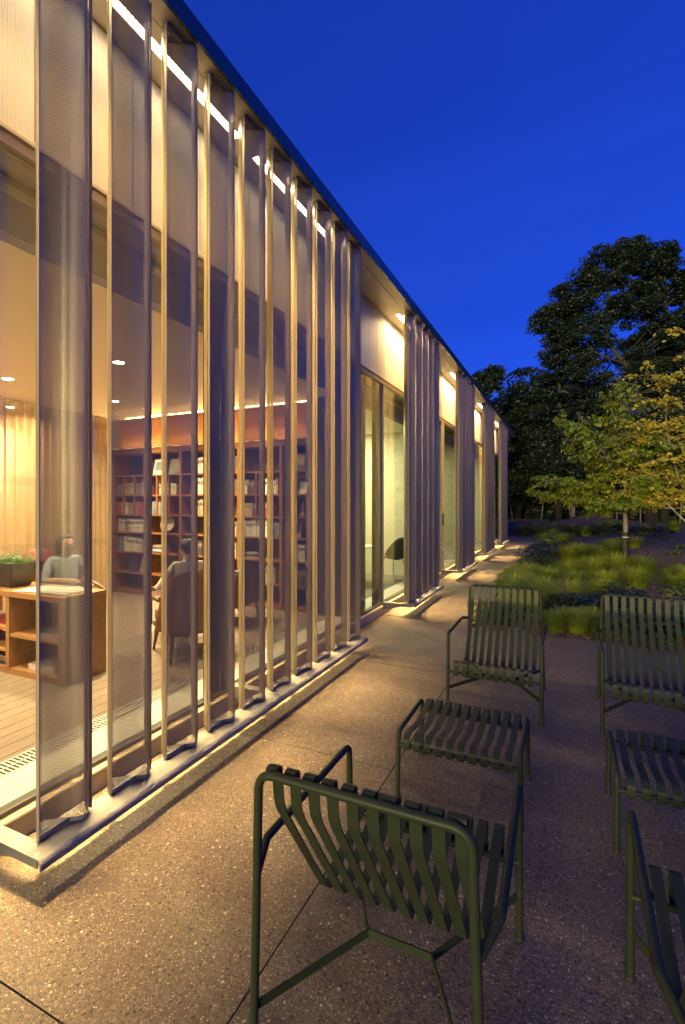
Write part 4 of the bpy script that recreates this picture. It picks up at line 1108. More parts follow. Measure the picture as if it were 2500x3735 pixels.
def tubeobj(n, pts, root, r_=TR, k=12):
    m_ = MB(); m_.tube(pts, r_, k); return m_.build(n, M['chair'], root, True, R(50))
m_ = MB(); m_.lathe([(TR+0.0035,0.0),(TR+0.004,0.004),(TR+0.0025,0.012),(TR+0.0012,0.013)], 14); me_foot = m_.mesh('rubber_foot', M['rubber'], True)
def flatbar(n, a, b, root, h=0.028, t=0.006):
    a, b = Vector(a), Vector(b); d = (b-a).normalized(); s = Vector((-d.y, d.x, 0))*t/2
    m_ = MB(); z = Vector((0,0,h/2))
    m_.v += [tuple(q) for q in (a-s-z, a+s-z, a+s+z, a-s+z, b-s-z, b+s-z, b+s+z, b-s+z)]
    for q in ((0,1,2,3),(7,6,5,4),(0,4,5,1),(1,5,6,2),(2,6,7,3),(3,7,4,0)): m_.f.append(q)
    return m_.build(n, M['chair'], root)
def lounge_chair(loc, rz, label):
    root = empty('lounge_chair', loc, rz); tag(root, label, 'chair', 'slatted lounge chairs on the terrace')
    HB, HT, HF = 0.340, 0.312, 0.357
    rear = fillet([(-HB,0.01,0.006),(-HT,0.0,0.888),(HT,0.0,0.888),(HB,0.01,0.006)], [0.055,0.055], 8)
    back = tubeobj('back_frame', rear, root)
    for s in (-1, 1): link('rubber_foot', me_foot, back, (s*HB, 0.01, 0))
    for s in (-1, 1):
        arm = fillet([(s*HF,0.785,0.006),(s*HF,0.765,0.612),(s*0.366,0.125,0.600),(s*0.327,0.012,0.575)], [0.045,0.05], 7)
        a = tubeobj('armrest', arm, root); link('rubber_foot', me_foot, a, (s*HF, 0.785, 0))
    tubeobj('seat_rail', [(-HF,0.772,0.302),(HF,0.772,0.302)], root, 0.0115)
    for x in XS: link('slat', me_slat, root, (x, 0, 0))
    zc = 0.172; ay = 0.385
    for s in (-1, 1):
        flatbar('stretcher', (s*(HB-0.014),0.02,zc), (s*0.114,ay,zc), root)
        flatbar('stretcher', (s*(HF-0.012),0.765,zc), (s*0.114,ay+0.002,zc), root)
    flatbar('stretcher', (-0.114,ay+0.001,zc), (0.114,ay+0.001,zc), root)
    return root
def ottoman(loc, rz, label):
    root = empty('ottoman', loc, rz); tag(root, label, 'ottoman', 'slatted ottomans on the terrace')
    H = 0.330
    for s in (-1, 1):
        p = fillet([(s*(H+0.004),-0.258,0.006),(s*H,-0.250,0.372),(s*H,0.250,0.372),(s*(H+0.004),0.258,0.006)], [0.045,0.045], 7)
        a = tubeobj('side_frame', p, root)
        for y in (-0.258, 0.258): link('rubber_foot', me_foot, a, (s*(H+0.004), y, 0))
    for y in (-0.252, 0.252): tubeobj('seat_rail', [(-H,y,0.300),(H,y,0.300)], root, 0.0115)
    for x in XS: link('slat', me_oslat, root, (x*0.985, 0, 0))
    return root
lounge_chair((-0.523, 1.212, 0), 0, 'olive slatted lounge chair nearest the camera, seen from behind')
lounge_chair((-0.527, 4.752, 0), R(180), 'olive slatted lounge chair facing the camera, nearer the building')
lounge_chair((0.562, 1.212, 0), 0, 'olive slatted lounge chair cut off at the bottom right, only its arm showing')
lounge_chair((0.592, 4.756, 0), R(180), 'slatted lounge chair facing the camera at the right edge, before the mulch bed')
ottoman((-0.549, 2.925, 0), 0, 'olive slatted ottoman between the two lounge chairs nearer the building')
ottoman((0.553, 2.945, 0), 0, 'olive slatted ottoman at the right edge of the terrace')

# ================================================================== PLANTING
NR = np.random.default_rng(11)
def sedge_mesh(seed, nbl=620, h=0.5, spread=0.5):
    g = np.random.default_rng(seed)
    a = g.uniform(0, 2*np.pi, nbl); r0 = np.sqrt(g.uniform(0,1,nbl))*0.16; out = g.uniform(0.15,1.0,nbl)*spread
    hh = h*g.uniform(0.65,1.1,nbl)*(1-0.25*out/spread); a2 = a+g.normal(0,0.35,nbl)
    comb = 0.10*np.ones(nbl)
    V = np.zeros((nbl, 10, 3)); ts = np.array([0,0.3,0.58,0.82,1.0]); wd = 0.0042*g.uniform(0.7,1.3,nbl)
    for i, t in enumerate(ts):
        x = r0*np.cos(a)+np.cos(a2)*out*t**1.4; y = r0*np.sin(a)+np.sin(a2)*out*t**1.4
        z = hh*(1.55*t-0.62*t*t-0.10*t**4)*np.where(t > 0.7, 1-0.35*(t-0.7)*out/spread*2, 1)
        w = wd*(1-0.85*t)
        V[:, 2*i, 0] = x-np.sin(a2)*w; V[:, 2*i, 1] = y+np.cos(a2)*w; V[:, 2*i, 2] = z
        V[:, 2*i+1, 0] = x+np.sin(a2)*w; V[:, 2*i+1, 1] = y-np.cos(a2)*w; V[:, 2*i+1, 2] = z
    base = (np.arange(nbl)*10)[:, None, None]
    q = np.array([[0,1,3,2],[2,3,5,4],[4,5,7,6],[6,7,9,8]])[None]
    return np_mesh('sedge_clump', V.reshape(-1,3), (base+q).reshape(-1,4), M['sedge'], 4, True)
sm = [sedge_mesh(s, 900, h, sp) for s, h, sp in ((1,0.50,0.46),(2,0.60,0.52),(3,0.44,0.42),(4,0.56,0.42))]
def across(p):
    """how far right a spot appears from the terrace"""
    return (0.9078*p[0]+0.4193*p[1])/(-0.4193*p[0]+0.9078*p[1])
def sedges(pts, label, group):
    for k_, (x, y, sc) in enumerate(sorted(pts, key=across)):
        o = link('sedge_clump', sm[rnd.randrange(4)], None, (x, y, garden_h(x,y)-0.03), rnd.uniform(0, 6.28)); o.scale = (sc, sc, sc*rnd.uniform(0.9,1.1)); tag(o, label+', %s from left' % ORD[k_], 'grass clump', group)
sedges([(-0.94,10.32,0.96),(-0.78,10.97,1.14),(-0.55,10.68,0.93),(-0.86,8.93,1.08),(-0.59,8.91,0.92),(-0.64,7.93,0.96),(-0.41,8.04,1.15),(-0.75,9.7,0.95)], 'arching sedge clump at the path edge behind the chair', 'sedge clumps along the path edge')
sedges([(-0.33,10.24,1.05),(0.05,11.2,1.15),(0.52,11.7,1.3),(1.0,12.2,1.25),(1.48,12.3,1.1),(0.14,9.82,1.05),(0.62,10.05,1.2),(1.12,10.3,1.1),(-0.42,9.1,0.95),(0.05,8.8,0.9),(0.5,9.2,0.95)], 'tall sedge clump in the broad drift before the young tree', 'sedge clumps in the middle drift')
sedges([(0.3,15.63,1.22),(0.61,16.16,1.19),(0.92,16.72,1.13),(1.26,17.3,1.32),(1.66,18.42,1.1),(2.11,19.67,1.23),(0.08,15.16,1.32),(0.85,15.9,1.12),(1.25,16.6,1.24)], 'sedge clump in the drift behind the young tree', 'sedge clumps in the far drift')
sedges([(1.93,12.02,0.75),(2.2,12.34,0.72),(1.9,11.27,0.78),(2.16,11.75,0.73)], 'green sedge clump at the right edge of the mulch bed', 'sedge clumps at the right edge')
sedges([(-0.15,6.95,0.69),(-0.03,7.2,0.71),(0.13,7.0,0.72),(0.27,7.3,0.74),(0.39,7.1,0.71)], 'small sedge clump at the terrace edge between the chairs', 'sedge clumps at the terrace edge')
sedges([(-0.77,20.85,1.37),(-0.51,22.5,1.33),(-0.16,19.2,1.37),(1.45,26.15,1.26),(2.0,27.48,1.44),(2.48,28.87,1.45),(3.48,28.17,1.4),(0.82,24.88,1.25),(5.29,31.44,1.36),(-0.6,18.2,1.3)], 'low sedge clump far back near the path end', 'sedge clumps far back')
tan_s = [m.copy() for m in sm[:2]]
strawm = mat_leaf('straw_grass', (0.16,0.15,0.05), (0.26,0.23,0.09), 0.6, 0.3, 2.0)
for m in tan_s: m.materials.clear(); m.materials.append(strawm)
for k in range(9):
    x, y = -1.9+0.45*k+rnd.uniform(-.15,.15), 25.0+rnd.uniform(0,1.6)
    o = link('grass_clump', tan_s[k % 2], None, (x, y, 0), rnd.uniform(0,6)); o.scale = (1.5,1.5,1.4); tag(o, 'straw coloured grass clump beyond the end of the path, %s from the left' % ORD[k], 'grass clump', 'straw grasses past the path')

def leafy_mesh(seed, mat, n=70, leaf=0.10, h=0.28, rad=0.24, name='leafy_plant'):
    g = random.Random(seed); V = []; Fq = []
    for k in range(n):
        a = g.uniform(0, 6.283); r_ = rad*math.sqrt(g.random()); z = h*(0.35+0.65*g.random())*(1-0.5*(r_/rad)**2)
        c = Vector((r_*math.cos(a), r_*math.sin(a), z)); d = Vector((math.cos(a+g.uniform(-.7,.7)), math.sin(a+g.uniform(-.7,.7)), g.uniform(-0.35,0.35))).normalized()
        s = d.cross(Vector((0,0,1))).normalized(); up = s.cross(d); L = leaf*g.uniform(0.7,1.3); w = L*0.42
        b0 = len(V)
        for t, ww, zz in ((0,0.02,0),(0.35,1,0.10),(0.7,0.75,0.08),(1,0.02,-0.10)):
            V.append(tuple(c+d*L*t+s*w*ww+up*L*(zz+0.12*ww))); V.append(tuple(c+d*L*t+up*L*zz)); V.append(tuple(c+d*L*t-s*w*ww+up*L*(zz+0.12*ww)))
        for i in range(3):
            q = b0+3*i; Fq += [(q,q+1,q+4,q+3),(q+1,q+2,q+5,q+4)]
    return np_mesh(name, V, Fq, M[mat], 4, True)
lm = {m: [leafy_mesh(i*7+j, m, n, lf, h, rd) for j in range(2)] for i, (m, n, lf, h, rd) in enumerate((('broad',80,0.11,0.26,0.26),('darkbroad',110,0.10,0.36,0.34),('limebroad',46,0.10,0.16,0.18)))}
def leafies(kind, pts, label, group):
    for k_, (x, y, sc) in enumerate(sorted(pts, key=across)):
        o = link('leafy_plant', lm[kind][rnd.randrange(2)], None, (x, y, garden_h(x,y)-0.03), rnd.uniform(0,6.28)); o.scale = (sc,)*3; tag(o, label+', %s from the left' % ORD[k_], 'plant', group)
leafies('broad', [(-0.95,7.0,0.9),(-0.7,7.3,1.0),(-0.98,7.6,0.9),(-0.95,9.9,1.0),(-1.0,10.8,1.0),(-0.95,11.6,1.0)], 'green leafy plant at the path corner behind the chair', 'leafy plants at the path corner')
leafies('darkbroad', [(0.12,8.18,0.96),(0.26,8.04,0.93),(0.4,7.91,1.03),(0.56,8.18,0.91),(-0.03,7.71,1.01),(0.72,8.78,0.97),(0.84,8.51,0.91)], 'dark glossy leafed plant between the sedges and the terrace', 'dark leafed plants before the sedge drift')
leafies('darkbroad', [(-0.62,16.89,1.34),(-0.41,17.98,1.35),(-0.74,15.95,1.25),(-0.42,15.3,1.18),(-0.07,19.84,1.1),(-0.9,14.6,1.3)], 'dark leafed shrub low beside the path halfway along', 'dark leafed shrubs beside the path')
leafies('broad', [(0.55,7.0,1.07),(0.75,6.95,1.29),(0.95,7.05,1.04),(1.15,7.0,1.21),(1.3,7.25,1.03),(0.89,7.4,1.07),(1.16,7.55,1.3),(1.45,7.05,1.06)], 'broad leaved plant at the terrace edge behind the right chair', 'broad leaved plants behind the right chair')
leafies('broad', [(-0.52,13.26,1.16),(-0.35,12.79,1.16),(-0.16,12.62,1.1),(-0.72,14.1,1.05),(0.07,12.3,1.0),(-0.8,13.13,1.13)], 'spreading green plant between the two sedge drifts', 'spreading plants between the drifts')
leafies('limebroad', [(2.79,21.17,1.09),(3.46,22.12,1.01),(2.69,16.01,1.09),(1.71,14.3,0.9),(3.57,19.81,1.21),(3.64,25.27,1.21),(2.46,23.87,1.13),(1.6,9.6,0.88),(1.75,10.4,1.06),(2.3,13.6,0.96)], 'small lime green seedling alone on the bare mulch', 'lime seedlings on the mulch')
leafies('broad', [(-1.8,24.9,1.6),(-1.1,25.2,1.6),(-0.4,25.0,1.6),(0.4,25.6,1.7),(1.2,24.8,1.6),(2.0,25.4,1.7),(3.0,26.4,1.8),(4.2,27.5,1.8),(-2.4,25.6,1.5)], 'low leafy plant beyond the far end of the path', 'leafy plants past the path')

# mulch chips lying on the bed: nobody could count them
n = 16000
u = NR.uniform(0,1,n); cx = -1.05+NR.uniform(0,1,n)*6.5; cyv = 6.72+13*u**1.7
ang = NR.uniform(0,2*np.pi,n); ln = NR.uniform(0.015,0.045,n); wd = NR.uniform(0.004,0.011,n); tl = NR.uniform(-0.35,0.35,n)
hz = np.array([garden_h(x,y) for x, y in zip(cx, cyv)])-0.008
dx, dy = np.cos(ang)*ln, np.sin(ang)*ln; sx, sy = -np.sin(ang)*wd, np.cos(ang)*wd; dz = tl*ln
V = np.zeros((n,6,3))
for i, (p, q, zz) in enumerate(((-1,-1,0),(1,-1,0),(1,1,0),(-1,1,0),(-1,0,0.006),(1,0,0.006))):
    V[:,i,0] = cx+p*dx+q*sx; V[:,i,1] = cyv+p*dy+q*sy; V[:,i,2] = hz+p*dz+zz
b0 = (np.arange(n)*6)[:,None,None]
Fq = (b0+np.array([[0,1,5,4],[4,5,2,3]])[None]).reshape(-1,4)
chipm = NT('bark_chip'); oi = chipm.new('ShaderNodeNewGeometry')
cc = chipm.ramp(chipm.noise(oi.outputs['Position'], 14, 2), [(0.3,(0.07,0.042,0.032)),(0.5,(0.16,0.10,0.075)),(0.7,(0.30,0.22,0.17))]); chipm.color(cc); chipm.rough(0.85)
tag(link('mulch_chips', np_mesh('mulch_chips', V.reshape(-1,3), Fq, chipm.m)), 'loose bark chips scattered over the planting bed', 'mulch', kind='stuff')

# ================================================================== TREES
def leaf_cards(C, sizes, g, droop=0.0, aspect=0.6):
    """folded leaf: two quads sharing a midrib -> 6 verts"""
    n = len(C)
    d = g.normal(0,1,(n,3)); d[:,2] = d[:,2]*0.6-droop; d /= np.linalg.norm(d,axis=1)[:,None]
    r_ = g.normal(0,1,(n,3)); s = np.cross(d, r_); s /= np.linalg.norm(s,axis=1)[:,None]; up = np.cross(s, d)
    L = sizes[:,None]; w = L*aspect*0.5
    V = np.zeros((n,6,3))
    V[:,0] = C-d*L*0.5; V[:,1] = C+d*L*0.5
    V[:,2] = C-d*L*0.1+s*w+up*L*0.1; V[:,3] = C+d*L*0.28+s*w*0.7+up*L*0.08
    V[:,4] = C-d*L*0.1-s*w+up*L*0.1; V[:,5] = C+d*L*0.28-s*w*0.7+up*L*0.08
    b0 = (np.arange(n)*6)[:,None,None]
    return V.reshape(-1,3), (b0+np.array([[0,2,3,1],[0,1,5,4]])[None]).reshape(-1,4)
def grow(base, trunk, limbs, seed, tw=1.0):
    """trunk polyline + limbs [(start index, points)] -> branch MB with taper"""
    m_ = MB(); return m_
def wood_tree(name, label, cat, base, trunk_pts, trunk_r, lobes, nclump, nleaf, leaf, mat, bark, seed, group=None, clump_r=0.8, limbs=(), gapy=0.35, flat=0.75):
    """trunk_pts local polyline; lobes [(cx,cy,cz,rx,ry,rz,weight)] local ellipsoids"""
    g = np.random.default_rng(seed); rr = random.Random(seed)
    root = empty(name, base); tag(root, label, cat, group)
    m_ = MB(); k = len(trunk_pts)
    m_.tube(trunk_pts, [trunk_r*(1-0.75*i/(k-1)) for i in range(k)], 9)
    for pts, r0 in limbs: m_.tube(pts, [r0*(1-0.75*i/(len(pts)-1)) for i in range(len(pts))], 7)
    wts = np.array([l[6] for l in lobes]); wts = wts/wts.sum()
    C = []
    tp = [Vector(p) for p in trunk_pts]; al = tp[:]
    for pts, r0 in limbs: al += [Vector(p) for p in pts[1:]]
    for i in range(nclump):
        l = lobes[g.choice(len(lobes), p=wts)]
        q = g.normal(0,1,3); q /= np.linalg.norm(q); q *= (gapy+(1-gapy)*g.uniform(0,1))**0.6
        c = np.array([l[0]+q[0]*l[3], l[1]+q[1]*l[4], l[2]+q[2]*l[5]])
        C.append(c)
        if i % 3 == 0:
            cv = Vector(c); cand = [p for p in al if p.z < cv.z+0.2*abs(cv.z)] or al
            st = min(cand, key=lambda p: (p-cv).length); mid = (st+cv)/2+Vector((rr.uniform(-.1,.1),rr.uniform(-.1,.1),0.08))*(st-cv).length
            r1 = trunk_r*0.16*min(1,(st-cv).length/4+0.25)
            m_.tube([st, mid, cv], [r1, r1*0.65, r1*0.25], 5, False)
    m_.build('trunk', bark, root, True)
    C = np.array(C)
    cs = clump_r*g.uniform(0.6,1.35,nclump)
    idx = np.repeat(np.arange(nclump), nleaf)
    off = g.normal(0,1,(len(idx),3)); off /= np.linalg.norm(off,axis=1)[:,None]; off *= (g.uniform(0.15,1,len(idx))**0.5)[:,None]
    off[:,2] *= flat
    pos = C[idx]+off*cs[idx][:,None]
    V, Fq = leaf_cards(pos, leaf*g.uniform(0.6,1.25,len(pos)), g)
    link('crown', np_mesh('crown', V, Fq, mat, 4), root)
    return root

# -- big leaning oak in front of the wood
WG = 'trees of the wood behind the garden'
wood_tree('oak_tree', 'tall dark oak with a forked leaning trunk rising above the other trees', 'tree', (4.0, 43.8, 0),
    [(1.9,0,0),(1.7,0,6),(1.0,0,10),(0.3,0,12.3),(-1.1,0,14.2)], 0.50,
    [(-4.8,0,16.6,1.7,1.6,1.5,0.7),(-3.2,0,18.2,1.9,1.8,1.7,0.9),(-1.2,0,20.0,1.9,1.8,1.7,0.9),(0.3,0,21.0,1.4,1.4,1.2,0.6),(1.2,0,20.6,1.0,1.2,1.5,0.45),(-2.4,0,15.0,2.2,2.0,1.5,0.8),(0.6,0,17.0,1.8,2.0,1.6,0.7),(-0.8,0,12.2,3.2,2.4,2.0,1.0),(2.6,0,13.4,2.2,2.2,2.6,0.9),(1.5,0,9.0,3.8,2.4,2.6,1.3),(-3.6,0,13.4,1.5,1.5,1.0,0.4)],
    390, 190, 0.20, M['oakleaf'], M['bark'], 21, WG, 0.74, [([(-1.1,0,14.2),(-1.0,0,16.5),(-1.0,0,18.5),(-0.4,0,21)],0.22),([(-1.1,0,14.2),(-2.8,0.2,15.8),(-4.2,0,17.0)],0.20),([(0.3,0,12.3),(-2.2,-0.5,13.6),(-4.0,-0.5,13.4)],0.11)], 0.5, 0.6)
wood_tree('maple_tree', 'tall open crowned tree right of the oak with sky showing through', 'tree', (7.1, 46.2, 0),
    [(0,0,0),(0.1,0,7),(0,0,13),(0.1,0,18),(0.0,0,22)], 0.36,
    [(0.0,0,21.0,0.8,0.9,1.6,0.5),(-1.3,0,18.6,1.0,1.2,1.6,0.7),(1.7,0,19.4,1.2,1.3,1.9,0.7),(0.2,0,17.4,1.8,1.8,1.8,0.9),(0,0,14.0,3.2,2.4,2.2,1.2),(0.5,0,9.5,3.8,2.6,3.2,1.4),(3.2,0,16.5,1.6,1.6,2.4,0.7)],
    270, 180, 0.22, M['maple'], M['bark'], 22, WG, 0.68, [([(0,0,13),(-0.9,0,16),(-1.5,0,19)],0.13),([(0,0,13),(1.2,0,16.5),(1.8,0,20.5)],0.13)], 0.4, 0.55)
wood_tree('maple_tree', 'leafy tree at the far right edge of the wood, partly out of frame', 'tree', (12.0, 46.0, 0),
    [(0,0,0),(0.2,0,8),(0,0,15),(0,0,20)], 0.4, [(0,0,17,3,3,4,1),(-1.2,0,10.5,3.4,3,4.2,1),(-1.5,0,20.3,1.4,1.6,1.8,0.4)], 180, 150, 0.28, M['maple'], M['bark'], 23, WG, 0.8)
# -- pine with drooping whorls left of the oak
def pine(base, h, seed, label):
    g = np.random.default_rng(seed); root = empty('pine_tree', base); tag(root, label, 'tree', 'trees of the wood behind the garden')
    m_ = MB(); m_.tube([(0,0,0),(0.1,0,h*0.5),(0,0,h)], [0.32,0.2,0.04], 8)
    P = []
    for k in range(26):
        z = h*(0.22+0.78*k/26); L = (h-z)*0.20+0.9
        for j in range(6):
            a = g.uniform(0,2*np.pi); ll = L*g.uniform(0.65,1.15)
            tip = np.array([math.cos(a)*ll, math.sin(a)*ll, z+g.uniform(-0.1,0.45)*ll*0.5])
            m_.tube([(0,0,z),tuple(tip*np.array([.5,.5,0])+np.array([0,0,z*0.55+tip[2]*0.45])),tuple(tip)], [0.05,0.03,0.01], 4, False)
            nn_ = 90; t = g.uniform(0.25,1,nn_)
            q = np.stack([tip[0]*t, tip[1]*t, z+(tip[2]-z)*t],1)+g.normal(0,1,(nn_,3))*np.array([0.24,0.24,0.09])
            P.append(q)
    m_.build('trunk', M['bark'], root, True)
    P = np.concatenate(P); V, Fq = leaf_cards(P, 0.42*g.uniform(0.6,1.2,len(P)), g, 0.1, 0.28)
    link('crown', np_mesh('crown', V, Fq, M['pine'], 4), root)
pine((-0.6, 43.7, 0), 16.3, 31, 'dark pine with layered drooping branches left of the oak')
# -- lower wood to the left, behind the building's end
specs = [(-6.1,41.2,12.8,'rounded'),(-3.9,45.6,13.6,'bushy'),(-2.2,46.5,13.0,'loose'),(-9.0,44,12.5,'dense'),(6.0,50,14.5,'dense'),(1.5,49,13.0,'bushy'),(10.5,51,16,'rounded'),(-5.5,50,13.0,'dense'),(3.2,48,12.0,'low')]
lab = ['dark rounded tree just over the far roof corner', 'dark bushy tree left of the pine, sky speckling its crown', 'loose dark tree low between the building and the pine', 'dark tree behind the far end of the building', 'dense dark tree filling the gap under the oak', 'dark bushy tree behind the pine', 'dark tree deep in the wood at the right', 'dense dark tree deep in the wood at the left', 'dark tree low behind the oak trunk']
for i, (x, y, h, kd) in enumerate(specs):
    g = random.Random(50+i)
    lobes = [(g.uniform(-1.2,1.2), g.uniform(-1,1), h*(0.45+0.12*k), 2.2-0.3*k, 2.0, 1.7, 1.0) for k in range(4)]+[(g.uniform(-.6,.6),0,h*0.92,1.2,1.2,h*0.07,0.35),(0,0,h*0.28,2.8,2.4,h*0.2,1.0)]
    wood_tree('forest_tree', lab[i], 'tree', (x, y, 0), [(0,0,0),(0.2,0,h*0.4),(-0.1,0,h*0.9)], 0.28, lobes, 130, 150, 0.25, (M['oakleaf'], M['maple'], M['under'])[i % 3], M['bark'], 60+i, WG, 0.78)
# -- understorey that reads as one dark mass
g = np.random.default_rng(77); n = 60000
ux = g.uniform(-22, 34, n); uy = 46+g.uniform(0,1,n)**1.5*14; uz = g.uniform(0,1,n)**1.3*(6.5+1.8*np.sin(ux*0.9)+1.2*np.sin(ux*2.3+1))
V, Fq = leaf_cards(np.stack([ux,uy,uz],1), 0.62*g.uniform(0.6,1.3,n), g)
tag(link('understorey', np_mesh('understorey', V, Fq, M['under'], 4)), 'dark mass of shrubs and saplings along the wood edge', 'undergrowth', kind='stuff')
for k in range(12):
    x, y = -4+1.9*k+rnd.uniform(-.6,.6), 44.3+rnd.uniform(-0.8,1.2); h = rnd.uniform(3.0,5.5)
    wood_tree('sapling', 'thin stemmed sapling standing at the dark wood edge, %s from the left' % ORD[k], 'tree', (x, y, 0), [(0,0,0),(rnd.uniform(-.3,.3),0,h*0.5),(rnd.uniform(-.5,.5),0,h)], 0.06, [(0,0,h*0.75,1.2,1,h*0.25,1)], 16, 70, 0.32, M['under'], M['barkpale'], 90+k, 'saplings along the wood edge', 0.7)

# -- young redbud: heart leaves and hanging pods
def heart(n_unused=0):
    pts = [(0,0),(0.30,-0.10),(0.48,0.10),(0.46,0.38),(0.25,0.72),(0.0,1.0)]
    return pts
def redbud(base, seed, label):
    g = np.random.default_rng(seed); rr = random.Random(seed)
    root = empty('redbud_tree', base); tag(root, label, 'tree')
    m_ = MB()
    top = Vector((0.05,0,2.35))
    m_.tube([(0,0,0),(0.01,0.0,1.0),(-0.02,0.0,1.7),(0.02,0,2.35)], [0.062,0.055,0.048,0.035], 10)
    tips = []
    def branch(p, d, ln, r_, lvl):
        pts = [p]; dd = d.copy(); n = 5
        for k in range(n):
            dd = (dd+Vector((rr.uniform(-.14,.14), rr.uniform(-.14,.14), rr.uniform(-.10,.10)-0.03*lvl))).normalized(); pts.append(pts[-1]+dd*ln/n)
        m_.tube(pts, [r_*(1-0.8*i/n) for i in range(n+1)], 6, False)
        for i in range(1, n+1): tips.append((pts[i], dd.copy(), lvl))
        if lvl < 2:
            for i in range(1, n+1):
                for _ in range(2 if lvl == 0 else 1):
                    sd = Vector((dd.y*rr.choice((-1,1))+rr.uniform(-.5,.5), -dd.x*rr.choice((-1,1))+rr.uniform(-.5,.5), rr.uniform(-0.15,0.4))).normalized()
                    branch(pts[i], (dd*0.75+sd*0.8).normalized(), ln*rr.uniform(0.32,0.5), r_*0.5, lvl+1)
    for (z, az, el, ln) in ((1.35,178,8,1.3),(1.60,150,14,1.5),(1.65,195,8,1.65),(1.85,185,22,1.6),(2.1,230,26,1.5),(2.1,165,36,1.5),(2.3,200,50,1.6),(2.35,90,62,1.7),(2.3,20,48,1.4),(2.2,330,34,1.3),(1.9,10,22,1.0),(1.7,300,12,0.9),(2.35,60,75,1.7),(1.6,40,8,0.8),(2.2,110,30,1.3),(1.55,250,5,1.1)):
        d = Vector((math.cos(R(az))*math.cos(R(el)), math.sin(R(az))*math.cos(R(el)), math.sin(R(el))))
        branch(Vector((0,0,z)), d, ln, 0.020, 0)
    m_.build('trunk', M['barkpale'], root, True)
    b = MB(); b.lathe([(0.070,0.0),(0.072,0.02),(0.070,0.86),(0.066,0.88)], 14); gd = b.build('trunk_guard', M['guard'], root, True, R(40))
    b = MB(); b.lathe([(0.0725,0.74),(0.0735,0.745),(0.0735,0.755),(0.0725,0.76)], 14); b.build('guard_tie', M['white'], gd)
    V = []; Fq = []; PV = []; PF = []
    hp = heart()
    for (p, d, lvl) in tips:
        for _ in range(2):
            c = p+Vector((rr.gauss(0,.06), rr.gauss(0,.06), rr.gauss(0,.03)))
            az = math.atan2(d.y, d.x)+rr.uniform(-1.2,1.2); tilt = rr.uniform(-1.15,-0.25); L = rr.uniform(0.085,0.135)
            fd = Vector((math.cos(az)*math.cos(tilt), math.sin(az)*math.cos(tilt), math.sin(tilt))); sd = Vector((-math.sin(az), math.cos(az), 0)); up = sd.cross(fd)*-1
            b0 = len(V); fold = rr.uniform(0.15,0.4)
            for (a_, l_) in hp:
                V.append(tuple(c+fd*L*l_+sd*L*a_+up*L*a_*fold)); V.append(tuple(c+fd*L*l_-sd*L*a_+up*L*a_*fold))
            mid = len(V)
            for l_ in (0.0, 0.4, 1.0): V.append(tuple(c+fd*L*l_))
            for i in range(5):
                Fq.append((b0+2*i, b0+2*i+2, mid+1)); Fq.append((b0+2*i+1, mid+1, b0+2*i+3))
        if lvl and rr.random() < 0.42:
            for _ in range(rr.randrange(2,5)):
                c = p+Vector((rr.gauss(0,.05), rr.gauss(0,.05), -0.02)); L = rr.uniform(0.06,0.10); a = rr.uniform(0,3.14); sx, sy = math.cos(a)*0.007, math.sin(a)*0.007
                b0 = len(PV); PV += [(c.x,c.y,c.z),(c.x+sx,c.y+sy,c.z-L*0.4),(c.x+sx*0.3,c.y+sy*0.3,c.z-L),(c.x-sx,c.y-sy,c.z-L*0.5)]; PF.append((b0,b0+1,b0+2,b0+3))
    link('crown', np_mesh('crown', V, Fq, M['redbud'], 3, False), root)
    o = link('seed_pods', np_mesh('seed_pods', PV, PF, M['podm'], 4), root); o['kind'] = 'stuff'
RB = (1.39, 14.6); redbud((RB[0], RB[1], garden_h(*RB)-0.02), 5, 'young heart leafed tree with a dark trunk guard and hanging pods')

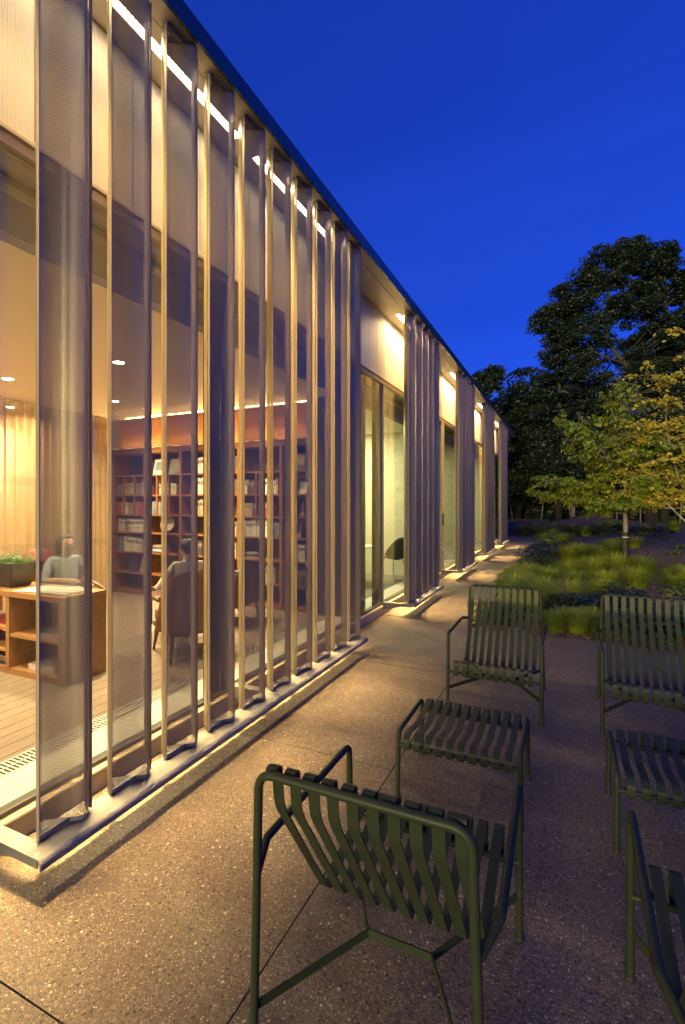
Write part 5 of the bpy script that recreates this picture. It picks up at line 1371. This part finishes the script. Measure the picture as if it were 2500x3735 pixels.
# -- golden small-leaved tree at the right edge
def golden(base, seed, label):
    g = np.random.default_rng(seed); rr = random.Random(seed)
    root = empty('golden_tree', base); tag(root, label, 'tree')
    m_ = MB(); tips = []
    stems = [((0,0,0),(-0.35,0,1.0),(-0.75,0.1,2.0),(-1.0,0.1,3.2),(-1.05,0,4.5)), ((0,0,0),(-0.15,0.1,1.2),(-0.35,0.2,2.4),(-0.5,0.2,4.0),(-0.45,0.2,5.6)), ((0,0,0),(0.2,-0.1,1.3),(0.5,-0.1,2.6),(0.9,0,4.2)), ((0,0,0),(-0.6,-0.1,0.9),(-1.2,-0.1,1.6),(-1.9,0,2.3)), ((0,0,0),(0.5,0.2,1.0),(1.1,0.2,2.2),(1.5,0.2,3.5))]
    for st in stems:
        pts = [Vector(p) for p in st]; n = len(pts); m_.tube(pts, [0.030*(1-0.75*i/(n-1)) for i in range(n)], 7, False)
        for i in range(1, n):
            for k in range(13):
                t = rr.random(); p = pts[i-1].lerp(pts[i], t)
                if p.z < 1.2: continue
                a = rr.uniform(0, 6.283); ln = rr.uniform(0.5,1.25); d = Vector((math.cos(a), math.sin(a)*0.8, rr.uniform(-0.05,0.55))).normalized()
                q = [p, p+d*ln*0.5+Vector((0,0,0.04)), p+d*ln]
                m_.tube(q, [0.010,0.006,0.002], 5, False)
                for _ in range(9):
                    s = rr.uniform(0.2,1.0); c = p+d*ln*s; d2 = Vector((rr.uniform(-1,1), rr.uniform(-1,1), rr.uniform(-.4,.4)))*0.28
                    tips.append((c, d2))
    m_.build('trunk', M['barkpale'], root, True)
    P = []
    for c, d2 in tips:
        for s in np.linspace(0,1,7): P.append([c.x+d2.x*s+g.normal(0,.035), c.y+d2.y*s+g.normal(0,.035), c.z+d2.z*s-0.05*s+g.normal(0,.03)])
    P = np.array(P); V, Fq = leaf_cards(P, 0.10*g.uniform(0.6,1.3,len(P)), g, 0.3, 0.55)
    link('crown', np_mesh('crown', V, Fq, M['gold'], 4), root)
golden((3.25, 14.2, garden_h(3.25,14.2)-0.02), 8, 'multi stemmed young tree with small golden leaves at the right edge')
# -- two more young trees further back
wood_tree('young_tree', 'slim young tree with a dark trunk guard beyond the heart leafed tree', 'tree', (4.2, 30.5, 0.0), [(0,0,0),(0,0,1.8),(0.1,0,3.6),(0,0,6.0)], 0.10, [(0,0,5.2,1.6,1.4,1.7,1)], 34, 80, 0.17, M['oakleaf'], M['bark'], 41, None, 0.55)
wood_tree('young_tree', 'small young tree with a pale trunk on a mulch mound by the wood', 'tree', (0.45, 41.0, 0.45), [(0,0,0),(0.05,0,1.8),(0,0,3.5),(0.1,0,6.2)], 0.16, [(0,0,4.6,2.4,2.0,2.2,1),(-0.4,0,3.2,2.4,2,1.2,0.7)], 60, 90, 0.24, M['maple'], M['barkpale'], 42, None, 0.7)
